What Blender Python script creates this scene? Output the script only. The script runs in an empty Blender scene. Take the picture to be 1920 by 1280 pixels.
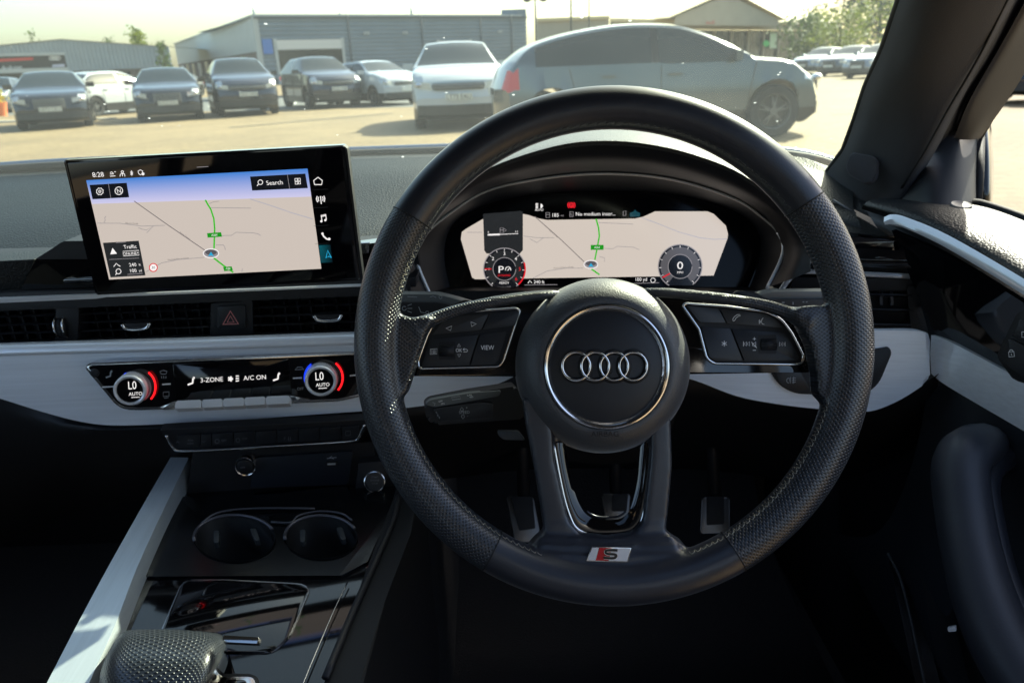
import bpy, bmesh, math, random
from mathutils import Vector, Matrix
random.seed(7)
S = bpy.context.scene
R = math.radians
# ------------------------------------------------------------------ camera
F = 1386.0                      # focal length in photo pixels (photo 1920 x 1280)
TH, RO = R(20.5), R(2.2)        # pitch down, roll
CAM = Vector((0, 0, 1.17))
ct, st, cr, sr = math.cos(TH), math.sin(TH), math.cos(RO), math.sin(RO)
FW = Vector((0, ct, -st)); R0 = Vector((1, 0, 0)); U0 = Vector((0, st, ct))
RT = R0*cr - U0*sr; UP = U0*cr + R0*sr
cam = bpy.data.cameras.new('camera'); camo = bpy.data.objects.new('camera', cam)
S.collection.objects.link(camo); S.camera = camo
M = Matrix((RT, UP, -FW)).transposed().to_4x4(); M.translation = CAM
camo.matrix_world = M
cam.sensor_width = 36; cam.lens = 36*F/1920; cam.clip_start = 0.02; cam.clip_end = 3000
cam.dof.use_dof = True; cam.dof.focus_distance = 0.56; cam.dof.aperture_fstop = 12.0
# ------------------------------------------------------------------ world, sun, exposure
SUN_EL, SUN_AZ = R(38), R(42)
w = bpy.data.worlds.new('World'); S.world = w; w.use_nodes = True
nt = w.node_tree; bg = nt.nodes['Background']
sky = nt.nodes.new('ShaderNodeTexSky'); sky.sky_type = 'NISHITA'; sky.sun_disc = False
sky.sun_elevation = SUN_EL; sky.sun_rotation = SUN_AZ; sky.dust_density = 3.0; sky.air_density = 1.0
sky.ozone_density = 1.0
nt.links.new(sky.outputs[0], bg.inputs[0]); bg.inputs[1].default_value = 0.125
sl = bpy.data.lights.new('sun', 'SUN'); sl.energy = 5.0; sl.angle = R(0.6); sl.color = (1.0, 0.93, 0.80)
so = bpy.data.objects.new('sun', sl); S.collection.objects.link(so)
SD = Vector((math.sin(SUN_AZ)*math.cos(SUN_EL), math.cos(SUN_AZ)*math.cos(SUN_EL), math.sin(SUN_EL)))
so.rotation_euler = SD.to_track_quat('Z', 'Y').to_euler()
S.view_settings.view_transform = 'Standard'; S.view_settings.look = 'None'
S.view_settings.exposure = 1.6; S.view_settings.gamma = 1; S.view_settings.use_curve_mapping = False
S.render.engine = 'CYCLES'
S.cycles.max_bounces = 8; S.cycles.transparent_max_bounces = 12

# ------------------------------------------------------------------ materials
MATS = {}
def nmat(name):
    m = bpy.data.materials.new(name); m.use_nodes = True
    MATS[name] = m
    return m, m.node_tree, m.node_tree.nodes['Principled BSDF']
def setp(b, **k):
    for a, v in k.items():
        b.inputs[a.replace('_', ' ')].default_value = v
def node(t, ty, ins=None, **props):
    n = t.nodes.new(ty)
    for a, v in props.items(): setattr(n, a, v)
    if ins:
        for a, v in ins.items():
            if hasattr(v, 'is_output'): t.links.new(v, n.inputs[a])
            else: n.inputs[a].default_value = v
    return n
def mat(name, col, rough=0.5, metal=0.0, grain=0.0, scale=800, dist=0.0003, var=0.0, vscale=6, ior=1.5, spec=0.5, coat=0.0, kind='NOISE', stretch=None, sheen=0.0):
    """plain procedural surface with optional relief (grain) and colour variation"""
    m, t, b = nmat(name)
    setp(b, Base_Color=(*col, 1), Roughness=rough, Metallic=metal, IOR=ior)
    b.inputs['Specular IOR Level'].default_value = spec
    if sheen: b.inputs['Sheen Weight'].default_value = sheen; b.inputs['Sheen Roughness'].default_value = .35
    if coat: b.inputs['Coat Weight'].default_value = coat; b.inputs['Coat Roughness'].default_value = 0.04
    tc = node(t, 'ShaderNodeTexCoord')
    src = tc.outputs['Object']
    if stretch:
        mp = node(t, 'ShaderNodeMapping', {'Vector': src, 'Scale': stretch}); src = mp.outputs[0]
    if grain:
        if kind == 'VOR':
            n = node(t, 'ShaderNodeTexVoronoi', {'Vector': src, 'Scale': scale}, feature='SMOOTH_F1'); o = n.outputs['Distance']
        else:
            n = node(t, 'ShaderNodeTexNoise', {'Vector': src, 'Scale': scale, 'Detail': 3.0}); o = n.outputs[0]
        bp = node(t, 'ShaderNodeBump', {'Strength': grain, 'Distance': dist, 'Height': o})
        t.links.new(bp.outputs[0], b.inputs['Normal'])
    if var:
        n2 = node(t, 'ShaderNodeTexNoise', {'Vector': src, 'Scale': vscale, 'Detail': 5.0})
        mr = node(t, 'ShaderNodeMapRange', {'Value': n2.outputs[0], 'From Min': .3, 'From Max': .7, 'To Min': 1-var, 'To Max': 1+var})
        mx = node(t, 'ShaderNodeVectorMath', {0: col, 3: mr.outputs[0]}, operation='SCALE')
        t.links.new(mx.outputs[0], b.inputs['Base Color'])
        mr2 = node(t, 'ShaderNodeMapRange', {'Value': n2.outputs[0], 'From Min': .3, 'From Max': .7, 'To Min': max(.02, rough*(1-var*.6)), 'To Max': min(1, rough*(1+var*.6))})
        t.links.new(mr2.outputs[0], b.inputs['Roughness'])
    return m
def emat(name, col, k=1.0):
    m, t, b = nmat(name)
    setp(b, Base_Color=(.01, .01, .01, 1), Roughness=.15)
    b.inputs['Emission Color'].default_value = (*col, 1); b.inputs['Emission Strength'].default_value = k
    return m
def gradmat(name, k=1.0):
    m, t, b = nmat(name)
    setp(b, Base_Color=(.01, .01, .01, 1), Roughness=.15)
    a = node(t, 'ShaderNodeVertexColor', layer_name='col')
    t.links.new(a.outputs[0], b.inputs['Emission Color']); b.inputs['Emission Strength'].default_value = k
    return m
def s2l(r, g, b):
    f = lambda c: ((c/255+.055)/1.055)**2.4 if c > 10 else c/255/12.92
    return (f(r), f(g), f(b))

leather = mat('smooth_leather', (.015, .018, .027), .36, grain=.25, scale=1100, dist=.0002, kind='VOR', var=.12, vscale=18, sheen=.15, spec=.8)
def perf_mat():
    m, t, b = nmat('perforated_leather')
    uv = node(t, 'ShaderNodeUVMap', uv_map='UVMap')
    p = .0033
    sc = node(t, 'ShaderNodeVectorMath', {0: uv.outputs[0], 1: (1/p, 1/(p*1.15), 1)}, operation='MULTIPLY')
    ds = []
    for off in (0, .5):
        a = node(t, 'ShaderNodeVectorMath', {0: sc.outputs[0], 1: (off, off, 0)}, operation='ADD')
        f = node(t, 'ShaderNodeVectorMath', {0: a.outputs[0]}, operation='FRACTION')
        s = node(t, 'ShaderNodeVectorMath', {0: f.outputs[0], 1: (.5, .5, 0)}, operation='SUBTRACT')
        s2 = node(t, 'ShaderNodeVectorMath', {0: s.outputs[0], 1: (1, 1, 0)}, operation='MULTIPLY')
        l = node(t, 'ShaderNodeVectorMath', {0: s2.outputs[0]}, operation='LENGTH'); ds.append(l.outputs['Value'])
    mn = node(t, 'ShaderNodeMath', {0: ds[0], 1: ds[1]}, operation='MINIMUM')
    mr = node(t, 'ShaderNodeMapRange', {'Value': mn.outputs[0], 'From Min': .12, 'From Max': .27}, interpolation_type='SMOOTHSTEP')
    tc = node(t, 'ShaderNodeTexCoord')
    n = node(t, 'ShaderNodeTexNoise', {'Vector': tc.outputs['Object'], 'Scale': 900., 'Detail': 2.})
    sm = node(t, 'ShaderNodeMath', {0: n.outputs[0], 1: .12, 2: mr.outputs[0]}, operation='MULTIPLY_ADD')
    bp = node(t, 'ShaderNodeBump', {'Strength': .9, 'Distance': .0007, 'Height': sm.outputs[0]})
    t.links.new(bp.outputs[0], b.inputs['Normal'])
    mr2 = node(t, 'ShaderNodeMapRange', {'Value': mn.outputs[0], 'From Min': .13, 'From Max': .22})
    mx = node(t, 'ShaderNodeMix', {0: mr2.outputs[0], 6: (.001, .001, .001, 1), 7: (.020, .025, .034, 1)}, data_type='RGBA')  # holes coloured near black: shade inside the perforations put into the colour
    t.links.new(mx.outputs[2], b.inputs['Base Color'])
    setp(b, Roughness=.33); b.inputs['Specular IOR Level'].default_value = .8
    return m
perf = perf_mat()
hoodm = mat('sunlit_hood_plastic', (.030, .032, .033), .42, grain=.8, scale=560, dist=.0006, kind='VOR', var=.08, vscale=5, sheen=.2)  # lighter copy of the soft plastic: sunlight on the hood put into colour
soft = mat('grained_soft_plastic', (.009, .011, .012), .5, grain=.9, scale=520, dist=.0008, kind='VOR', var=.08, vscale=5, spec=.35)
hubm = mat('fine_grained_airbag_cover', (.024, .027, .033), .52, grain=.6, scale=900, dist=.0003, kind='VOR', var=.1, vscale=9, sheen=.5, spec=1.0)
hubc = mat('satin_black_disc', (.011, .012, .016), .42, grain=.1, scale=1500, dist=.0001)
dark = mat('matt_black_plastic', (.008, .009, .012), .55, grain=.3, scale=900, dist=.0002, var=.15)
darker = mat('deep_black_plastic', (.0022, .003, .005), .6, grain=.2, scale=900, dist=.0002)
btnm = mat('button_black_plastic', (.012, .014, .018), .42, grain=.15, scale=1500, dist=.0001)
gloss = mat('gloss_black', (.003, .003, .004), .06, var=.15, vscale=60, coat=.5)
glassblk = mat('black_display_glass', (.002, .002, .003), .05)
glasscl = mat('matt_cluster_glass', (.002, .002, .003), .10, spec=.15)
chrome = mat('satin_chrome', (.78, .78, .78), .16, metal=1.0)
chromed = mat('dark_chrome', (.35, .35, .37), .22, metal=1.0)
satin_m = mat('satin_silver_plastic', (.82, .85, .90), .28, metal=.4)
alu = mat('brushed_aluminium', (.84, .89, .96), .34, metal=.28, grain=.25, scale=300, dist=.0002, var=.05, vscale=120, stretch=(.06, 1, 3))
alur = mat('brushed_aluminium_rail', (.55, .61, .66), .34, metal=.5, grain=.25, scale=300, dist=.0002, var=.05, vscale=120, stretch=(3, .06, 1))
fabric = mat('pillar_fabric', (.045, .045, .050), .85, grain=.8, scale=900, dist=.0004, var=.06, vscale=300)
headl = mat('headliner', (.03, .03, .032), .9)
rubber = mat('rubber', (.006, .006, .007), .7, grain=.3, scale=300, dist=.0004)
thread = mat('thread', (.42, .39, .32), .8)
threadd = mat('dark_thread', (.08, .08, .08), .8)
white_print = mat('white_print', (.9, .92, .94), .5)
grey_print = mat('grey_print', (.36, .38, .40), .5)
dim_print = mat('dim_print', (.15, .16, .18), .5)
red_print = mat('red_print', (.55, .05, .05), .4)
badge_white = mat('badge_enamel', (.72, .74, .78), .2, metal=.35)
badge_red = mat('red_enamel', (.50, .008, .015), .18)
black_print = mat('black_print', (.01, .01, .01), .3)
metalp = mat('pedal_steel', (.13, .12, .11), .33, metal=1.0)
carpet = mat('carpet', (.0022, .003, .005), .95, grain=.8, scale=500, dist=.002)
bluescr = gradmat('display_sky', .36)
E = {}
for k, c in dict(land=(206, 194, 184), land2=(211, 199, 188), white=(235, 225, 228), grey=(120, 112, 112), river=(160, 165, 185), green=(60, 190, 40), dgreen=(30, 150, 30),
                 black=(16, 18, 24), box=(38, 40, 42), cyan=(40, 170, 215), teal=(4, 62, 74), red=(225, 25, 40), redd=(150, 20, 30), lgrey=(150, 145, 148), blue=(40, 90, 255), gauge=(90, 88, 92), hi=(255, 250, 248)).items():
    E[k] = emat('display_'+k, s2l(*c), .33)
E['knobred'] = emat('lit_red', (1, .01, .015), .6)
E['knobblue'] = emat('lit_blue', (.01, .05, 1), .5)

# ------------------------------------------------------------------ object helpers
COL = S.collection
def empty(name, loc=(0, 0, 0), rz=0.0):
    o = bpy.data.objects.new(name, None); COL.objects.link(o); o.location = loc; o.rotation_euler.z = rz
    o.empty_display_size = .05
    return o
def tag(o, label, cat, group=None):
    o['label'] = label; o['category'] = cat
    if group: o['group'] = group
    return o
def kind(o, k): o['kind'] = k; return o
INV = {}
def mk(name, verts, faces, m, parent=None, smooth=True, mats=None, fm=None, cols=None, auto=None):
    """one mesh object from world-space vertices; stored relative to its parent"""
    me = bpy.data.meshes.new(name)
    org = Vector((0, 0, 0))
    if parent is not None:
        inv = (parent_world(parent)).inverted()
        verts = [inv @ Vector(v) for v in verts]
    me.from_pydata([tuple(v) for v in verts], [], faces)
    for mm in (mats or [m]): me.materials.append(mm)
    if fm: me.polygons.foreach_set('material_index', fm)
    if smooth: me.polygons.foreach_set('use_smooth', [True]*len(me.polygons))
    if cols:
        ca = me.color_attributes.new('col', 'FLOAT_COLOR', 'POINT')
        for i, c in enumerate(cols): ca.data[i].color = (*c, 1)
    me.update()
    o = bpy.data.objects.new(name, me); COL.objects.link(o)
    if parent is not None: o.parent = parent
    if smooth and auto is not None:
        try: me.set_sharp_from_angle(angle=R(auto))
        except Exception: pass
    return o
def parent_world(p):
    m = Matrix.LocRotScale(p.location, p.rotation_euler, p.scale)
    return parent_world(p.parent) @ m if p.parent else m
def fromobm(name, bm, m, parent=None, smooth=True, auto=35, recalc=True):
    if recalc: bmesh.ops.recalc_face_normals(bm, faces=bm.faces)
    if parent is not None: bmesh.ops.transform(bm, matrix=parent_world(parent).inverted(), verts=bm.verts)
    me = bpy.data.meshes.new(name); bm.to_mesh(me); bm.free()
    me.materials.append(m)
    if smooth:
        me.polygons.foreach_set('use_smooth', [True]*len(me.polygons))
        if auto is not None: me.set_sharp_from_angle(angle=R(auto))
    o = bpy.data.objects.new(name, me); COL.objects.link(o)
    if parent is not None: o.parent = parent
    return o
def ray(px, py): return FW + RT*((px-960)/F) - UP*((py-640)/F)
def pt(px, py, d): return CAM + ray(px, py)*d
def atz(px, py, z):
    r = ray(px, py); return CAM + r*((z-CAM.z)/r.z)
def aty(px, py, y):
    r = ray(px, py); return CAM + r*(y/r.y)
class Panel:
    """a flat face of the car; photo pixels are read off onto it"""
    def __init__(s, px, py, d, N):
        s.o = pt(px, py, d); s.N = Vector(N).normalized()
    def P(s, px, py, w=0.0):
        r = ray(px, py); k = ((s.o + s.N*w) - CAM).dot(s.N)/r.dot(s.N)
        return CAM + r*k
    def scale(s, px, py):      # metres per pixel there
        return ((s.P(px+1, py)-s.P(px, py)).length + (s.P(px, py+1)-s.P(px, py)).length)/2
def vyaw(a, pitch=0.0):
    a = R(a); p = R(pitch)
    return Vector((math.sin(a)*math.cos(p), -math.cos(a)*math.cos(p), math.sin(p)))
def cat(pts, n=6, closed=False):
    """Catmull-Rom through points (tuples of any length)"""
    P = [tuple(p) for p in pts]; N = len(P); out = []
    rng = range(N if closed else N-1)
    for i in rng:
        p1, p2 = P[i], P[(i+1) % N]
        p0 = P[i-1] if (i > 0 or closed) else tuple(2*a-b for a, b in zip(p1, p2))
        p3 = P[(i+2) % N] if (i+2 < N or closed) else tuple(2*b-a for a, b in zip(p1, p2))
        for k in range(n):
            t = k/n
            out.append(tuple(.5*((2*b)+(-a+c)*t+(2*a-5*b+4*c-d)*t*t+(-a+3*b-3*c+d)*t**3) for a, b, c, d in zip(p0, p1, p2, p3)))
    if not closed: out.append(P[-1])
    return out
def rp(pts, r=4, n=4):
    """round the corners of a closed pixel polygon; r number or list"""
    out = []; N = len(pts)
    for i in range(N):
        a, b, c = Vector(pts[i-1][:2]), Vector(pts[i][:2]), Vector(pts[(i+1) % N][:2])
        rr = r[i] if isinstance(r, (list, tuple)) else r
        if rr <= 0: out.append(tuple(b)); continue
        d1, d2 = (a-b), (c-b); k = min(rr, d1.length*.45, d2.length*.45)
        p, q = b+d1.normalized()*k, b+d2.normalized()*k
        for j in range(n+1):
            t = j/n; v = p*(1-t)**2 + b*2*t*(1-t) + q*t*t
            out.append((v.x, v.y))
    return out
def plate(name, pan, pts, m, parent, w=0.0, th=.003, bev=.0006, seg=2, smooth=True, n=None):
    top = [pan.P(x, y, w) for x, y in pts]
    bm = bmesh.new()
    vt = [bm.verts.new(p) for p in top]; vb = [bm.verts.new(p - pan.N*th) for p in top]
    f = bm.faces.new(vt); bm.faces.new(list(reversed(vb)))
    k = len(vt)
    for i in range(k): bm.faces.new((vt[i], vb[i], vb[(i+1) % k], vt[(i+1) % k]))
    if bev:
        bmesh.ops.bevel(bm, geom=list(f.edges), offset=bev, segments=seg, profile=.6, affect='EDGES', clamp_overlap=True)
    return fromobm(name, bm, m, parent, smooth, 30)
def tube_geo(path, rad, closed=False, n=8, flat=1.0, up=None):
    V, Fc = [], []; L = len(path); rings = []
    prev = None
    for i, p in enumerate(path):
        a = path[i-1] if (i > 0 or closed) else path[0]
        b = path[(i+1) % L] if (i < L-1 or closed) else path[-1]
        t = (Vector(b)-Vector(a)).normalized()
        u = up if up is not None else (prev if prev is not None else (Vector((0, 0, 1)) if abs(t.z) < .9 else Vector((1, 0, 0))))
        s = t.cross(u).normalized(); u2 = s.cross(t).normalized(); prev = u2
        r = rad[i] if isinstance(rad, (list, tuple)) else rad
        base = len(V)
        for k in range(n):
            an = 2*math.pi*k/n
            V.append(Vector(p) + s*math.cos(an)*r + u2*math.sin(an)*r*flat)
        rings.append(base)
    for i in range(L if closed else L-1):
        a, b = rings[i], rings[(i+1) % L]
        for k in range(n): Fc.append((a+k, a+(k+1) % n, b+(k+1) % n, b+k))
    if not closed:
        Fc.append(tuple(range(n-1, -1, -1))); Fc.append(tuple(rings[-1]+k for k in range(n)))
    return V, Fc
def tube(name, path, rad, m, parent=None, closed=False, n=8, flat=1.0, up=None):
    V, Fc = tube_geo(path, rad, closed, n, flat, up)
    return mk(name, V, Fc, m, parent)
def merge(parts):
    V, Fc = [], []
    for v, f in parts:
        b = len(V); V += list(v); Fc += [tuple(b+i for i in q) for q in f]
    return V, Fc
def loft(name, rows, m, parent=None, nu=6, nv=4, thick=0.0, conv=True, closed=False, flip=False):
    """surface through rows of (px, py, depth) or world points; smooth both ways"""
    g = [[(pt(*p) if conv else Vector(p)) for p in r] for r in rows]
    g = [cat(r, nu, closed) for r in g]
    cols = list(zip(*g)); cols = [cat(c, nv) if len(c) > 2 else [tuple(Vector(c[0]).lerp(Vector(c[1]), k/nv)) for k in range(nv+1)] for c in cols]
    V = [Vector(p) for c in cols for p in c]; h = len(cols[0]); W = len(cols)
    Fc = []
    for i in range(W if closed else W-1):
        for j in range(h-1):
            a, b = i*h+j, ((i+1) % W)*h+j
            Fc.append((a, b, b+1, a+1) if not flip else (a, a+1, b+1, b))
    if thick:
        # simple backing shell
        b0 = len(V); nrm = (Vector(V[h])-Vector(V[0])).cross(Vector(V[1])-Vector(V[0])).normalized()
        if nrm.dot(CAM-V[0]) < 0: nrm = -nrm
        V += [v-nrm*thick for v in V[:b0]]
        Fc += [tuple(b0+i for i in reversed(f)) for f in Fc]
        for i in range(W-1):
            a, b = i*h, (i+1)*h
            Fc.append((a, a+b0, b+b0, b)); a += h-1; b += h-1
            Fc.append((a, b, b+b0, a+b0))
        for j in range(h-1):
            Fc.append((j, j+1, j+1+b0, j+b0)); a = (W-1)*h+j
            Fc.append((a, a+b0, a+1+b0, a+1))
    return mk(name, V, Fc, m, parent, auto=50)
def boxv(c, s, rz=0.0, Mx=None):
    V = []
    for z in (-1, 1):
        for y in (-1, 1):
            for x in (-1, 1):
                v = Vector((x*s[0]/2, y*s[1]/2, z*s[2]/2))
                if Mx is not None: v = Mx @ v
                elif rz: v = Matrix.Rotation(rz, 3, 'Z') @ v
                V.append(Vector(c)+v)
    return V, [(0, 2, 3, 1), (4, 5, 7, 6), (0, 1, 5, 4), (1, 3, 7, 5), (3, 2, 6, 7), (2, 0, 4, 6)]
def box(name, c, s, m, parent=None, rz=0.0, bev=0.0, Mx=None):
    v, f = boxv(c, s, rz, Mx)
    if not bev: return mk(name, v, f, m, parent, smooth=False)
    bm = bmesh.new(); vs = [bm.verts.new(p) for p in v]
    for q in f: bm.faces.new([vs[i] for i in q])
    bmesh.ops.bevel(bm, geom=list(bm.edges), offset=bev, segments=2, profile=.6, affect='EDGES')
    return fromobm(name, bm, m, parent, True, 35)
def bool_cut(o, cutters):
    for c in cutters:
        md = o.modifiers.new('b', 'BOOLEAN'); md.object = c; md.operation = 'DIFFERENCE'; md.solver = 'EXACT'
    dg = bpy.context.evaluated_depsgraph_get(); dg.update()
    me = bpy.data.meshes.new_from_object(o.evaluated_get(dg)); o.modifiers.clear(); o.data = me
    for c in cutters: bpy.data.objects.remove(c)
# flat drawing in photo pixels on a panel
TX = {}
def textgeo(s):
    if s in TX: return TX[s]
    c = bpy.data.curves.new('t', 'FONT'); c.body = s; c.align_x = 'CENTER'; c.align_y = 'CENTER'; c.size = 1.0; c.resolution_u = 3
    c.offset = .0
    o = bpy.data.objects.new('t', c); COL.objects.link(o)
    me = bpy.data.meshes.new_from_object(o.evaluated_get(bpy.context.evaluated_depsgraph_get()))
    V = [(v.co.x, v.co.y) for v in me.vertices]; Fc = [tuple(p.vertices) for p in me.polygons]
    bpy.data.objects.remove(o); bpy.data.meshes.remove(me); bpy.data.curves.remove(c)
    TX[s] = (V, Fc); return TX[s]
def text(pan, s, px, py, h, m, parent, w=.0004, slope=0.0, shear=0.0, name='lettering', sx=1.0, extr=0.0):
    """h: cap height in photo pixels"""
    V, Fc = textgeo(s); k = h/.7
    # recentre
    xs = [v[0] for v in V]; ys = [v[1] for v in V]; cx = (min(xs)+max(xs))/2; cy = (min(ys)+max(ys))/2
    ca, sa = math.cos(slope), math.sin(slope)
    P = []
    for x, y in V:
        x = (x-cx)*k*sx; y = -(y-cy)*k
        x += shear*y
        P.append(pan.P(px + x*ca - y*sa, py + x*sa + y*ca, w))
    return mk(name, P, Fc, m, parent, smooth=False)
def stroke_geo(pan, lines, wd, w):
    V, Fc = [], []
    for L in lines:
        closed = False
        if L[0] == 'c': closed = True; L = L[1:]
        n = len(L); base = len(V)
        for i in range(n):
            a = Vector(L[i-1] if (i > 0 or closed) else L[i]); b = Vector(L[(i+1) % n] if (i < n-1 or closed) else L[i])
            t = (b-a); t = t.normalized() if t.length > 1e-9 else Vector((1, 0)); nn = Vector((-t.y, t.x))*wd/2
            p = Vector(L[i])
            V.append(pan.P(p.x+nn.x, p.y+nn.y, w)); V.append(pan.P(p.x-nn.x, p.y-nn.y, w))
        for i in range(n if closed else n-1):
            a = base+2*i; b = base+2*((i+1) % n); Fc.append((a, b, b+1, a+1))
    return V, Fc
def stroke(pan, lines, wd, m, parent, w=.0005, name='icon'):
    V, Fc = stroke_geo(pan, lines, wd, w)
    return mk(name, V, Fc, m, parent, smooth=False)
def fill(pan, pts, m, parent, w=.0003, name='display_field', cols=None):
    return mk(name, [pan.P(x, y, w) for x, y in pts], [tuple(range(len(pts)))], m, parent, smooth=False, cols=cols)
def circ(x, y, r, n=20, a0=0, a1=360, ry=None):
    ry = ry or r
    full = abs(a1-a0) >= 360
    return [(x+r*math.cos(R(a0+(a1-a0)*i/(n if full else n-1))), y+ry*math.sin(R(a0+(a1-a0)*i/(n if full else n-1)))) for i in range(n)]
def lathe(name, c, ax, prof, m, parent, n=64, ex=None):
    """prof: list of (radius, height along ax)"""
    ax = Vector(ax).normalized(); e1 = (Vector(ex) if ex else ax.orthogonal()).normalized(); e2 = ax.cross(e1)
    V, Fc = [], []
    for r, h in prof:
        for k in range(n):
            a = 2*math.pi*k/n; V.append(Vector(c)+ax*h+e1*math.cos(a)*r+e2*math.sin(a)*r)
    for i in range(len(prof)-1):
        for k in range(n): Fc.append((i*n+k, i*n+(k+1) % n, (i+1)*n+(k+1) % n, (i+1)*n+k))
    Fc.append(tuple(range(n-1, -1, -1))); b = (len(prof)-1)*n; Fc.append(tuple(b+k for k in range(n)))
    o = mk(name, V, Fc, m, parent, auto=40)
    return o
# ================================================================== OUTSIDE
def ground_mat():
    m, t, b = nmat('tan_block_paving')
    tc = node(t, 'ShaderNodeTexCoord')
    br = node(t, 'ShaderNodeTexBrick', {'Vector': tc.outputs['Object'], 'Color1': (.19, .135, .066, 1), 'Color2': (.238, .170, .086, 1), 'Mortar': (.13, .095, .055, 1),
              'Scale': 1.0, 'Mortar Size': .006, 'Brick Width': .2, 'Row Height': .1})
    n = node(t, 'ShaderNodeTexNoise', {'Vector': tc.outputs['Object'], 'Scale': .35, 'Detail': 6.0})
    n2 = node(t, 'ShaderNodeTexNoise', {'Vector': tc.outputs['Object'], 'Scale': 9., 'Detail': 4.0})
    a = node(t, 'ShaderNodeMath', {0: n.outputs[0], 1: n2.outputs[0]}, operation='ADD')
    mr = node(t, 'ShaderNodeMapRange', {'Value': a.outputs[0], 'From Min': .75, 'From Max': 1.25, 'To Min': .70, 'To Max': 1.18})
    mx = node(t, 'ShaderNodeVectorMath', {0: br.outputs[0], 3: mr.outputs[0]}, operation='SCALE')
    t.links.new(mx.outputs[0], b.inputs['Base Color']); setp(b, Roughness=.85)
    bp = node(t, 'ShaderNodeBump', {'Strength': .4, 'Distance': .004, 'Height': n2.outputs[0]})
    t.links.new(bp.outputs[0], b.inputs['Normal'])
    return m
gm = ground_mat()
asph = mat('grey_tarmac', (.10, .105, .105), .9, grain=.5, scale=60, dist=.01, var=.15, vscale=.6)
def sheet(name, pts, z, m):
    o = mk(name, [(x, y, z) for x, y in pts], [tuple(range(len(pts)))], m, None, smooth=False); kind(o, 'structure'); return o
sheet('ground', [(-900, -900), (900, -900), (900, 900), (-900, 900)], 0, gm)
p = [atz(-700, 232, 0), atz(1010, 196, 0), atz(1010, 170, 0), atz(-700, 205, 0)]
sheet('parking_bays', [(v.x, v.y) for v in p], .004, asph)
conc = mat('pale_concrete', (.42, .40, .36), .85, grain=.4, scale=30, dist=.004, var=.12, vscale=3)
# low kerb between the bays and the paving
def kerb(a, b, wd=.25, h=.05):
    a, b = Vector((a.x, a.y, 0)), Vector((b.x, b.y, 0)); d = (b-a).normalized(); n = Vector((-d.y, d.x, 0)); c = (a+b)/2
    o = box('kerb', (c.x, c.y, h/2-.01), ((b-a).length, wd, h+.02), conc, None, rz=math.atan2(d.y, d.x), bev=.01); kind(o, 'structure')
kerb(atz(-600, 246, 0), atz(215, 224, 0))
def line_(name, a, b, wd, m, z=.008):
    a, b = atz(*a, 0), atz(*b, 0); d = (b-a).normalized(); n = Vector((-d.y, d.x, 0))*wd/2
    sheet(name, [((a-n).x, (a-n).y), ((b-n).x, (b-n).y), ((b+n).x, (b+n).y), ((a+n).x, (a+n).y)], z, m)
shadow_strip_m = mat('shadow_strip_grey', (.05, .05, .045), .7)
line_('shadow_strip', (430, 240), (735, 213), .16, shadow_strip_m)  # dark strip painted on the paving for the cast shadow of a post
line_('shadow_strip', (1560, 215), (1700, 205), .14, shadow_strip_m)  # second dark strip painted on the paving in the same shadow tone
whl = mat('worn_white_paint', (.5, .5, .46), .8, var=.3, vscale=4)
for x_ in (-10, 205, 392, 552, 700): line_('bay_line', (x_, 212-x_*.03), (x_+18, 196-x_*.03), .1, whl)
# sky haze dome is the world itself

clad_w = mat('white_metal_cladding', (.36, .40, .42), .5, var=.06, vscale=.6)
clad_g = mat('grey_metal_cladding', (.15, .205, .27), .5, var=.08, vscale=.4)
brick_m = mat('brown_brickwork', (.13, .10, .085), .9, var=.2, vscale=3)
winm = mat('dark_window_glass', (.02, .025, .03), .1)
shut = mat('roller_shutter', (.55, .56, .57), .5)
signb = mat('black_sign_face', (.015, .015, .018), .4)
blue_s = mat('blue_sign', (.05, .16, .5), .4)
roofm = mat('beige_standing_seam_roof', (.55, .47, .29), .7, var=.06, vscale=.5)
render_m = mat('cream_render', (.34, .31, .25), .8, var=.06, vscale=1)
greenl = mat('green_logo', (.0, .5, .12), .5)
redl = mat('red_lettering', (.5, .04, .03), .5)
wl = mat('white_lettering', (.75, .78, .8), .5)
dbrown = mat('shop_front_glazing', (.05, .055, .05), .25, var=.5, vscale=.6)

def ribbed(name, A, B, z0, z1, pitch, depth, m, parent, vertical=True):
    """cladding between ground points A and B with real ribs facing the camera"""
    A, B = Vector((A.x, A.y, 0)), Vector((B.x, B.y, 0)); d = (B-A); L = d.length; d.normalize(); n = Vector((d.y, -d.x, 0))
    if n.dot(CAM-A) < 0: n = -n
    prof = [(0, 0), (.3, 0), (.4, 1), (.9, 1), (1.0, 0)]
    V, Fc = [], []
    if vertical:
        xs = []; k = 0
        while k*pitch < L:
            xs += [(min(L, (k+t)*pitch), h*depth) for t, h in prof[:-1]]; k += 1
        xs.append((L, 0))
        for x, h in xs:
            zt = z1(x/L) if callable(z1) else z1
            q = A+d*x+n*h; V += [q+Vector((0, 0, z0)), q+Vector((0, 0, zt))]
    else:
        xs = []; k = 0; H = z1-z0
        while k*pitch < H:
            xs += [(min(H, (k+t)*pitch), h*depth) for t, h in prof[:-1]]; k += 1
        xs.append((H, 0))
        for z, h in xs:
            V += [A+n*h+Vector((0, 0, z0+z)), B+n*h+Vector((0, 0, z0+z))]
    for i in range(len(xs)-1): Fc.append((2*i, 2*i+2, 2*i+3, 2*i+1))
    return mk(name, V, Fc, m, parent, smooth=False)
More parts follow.
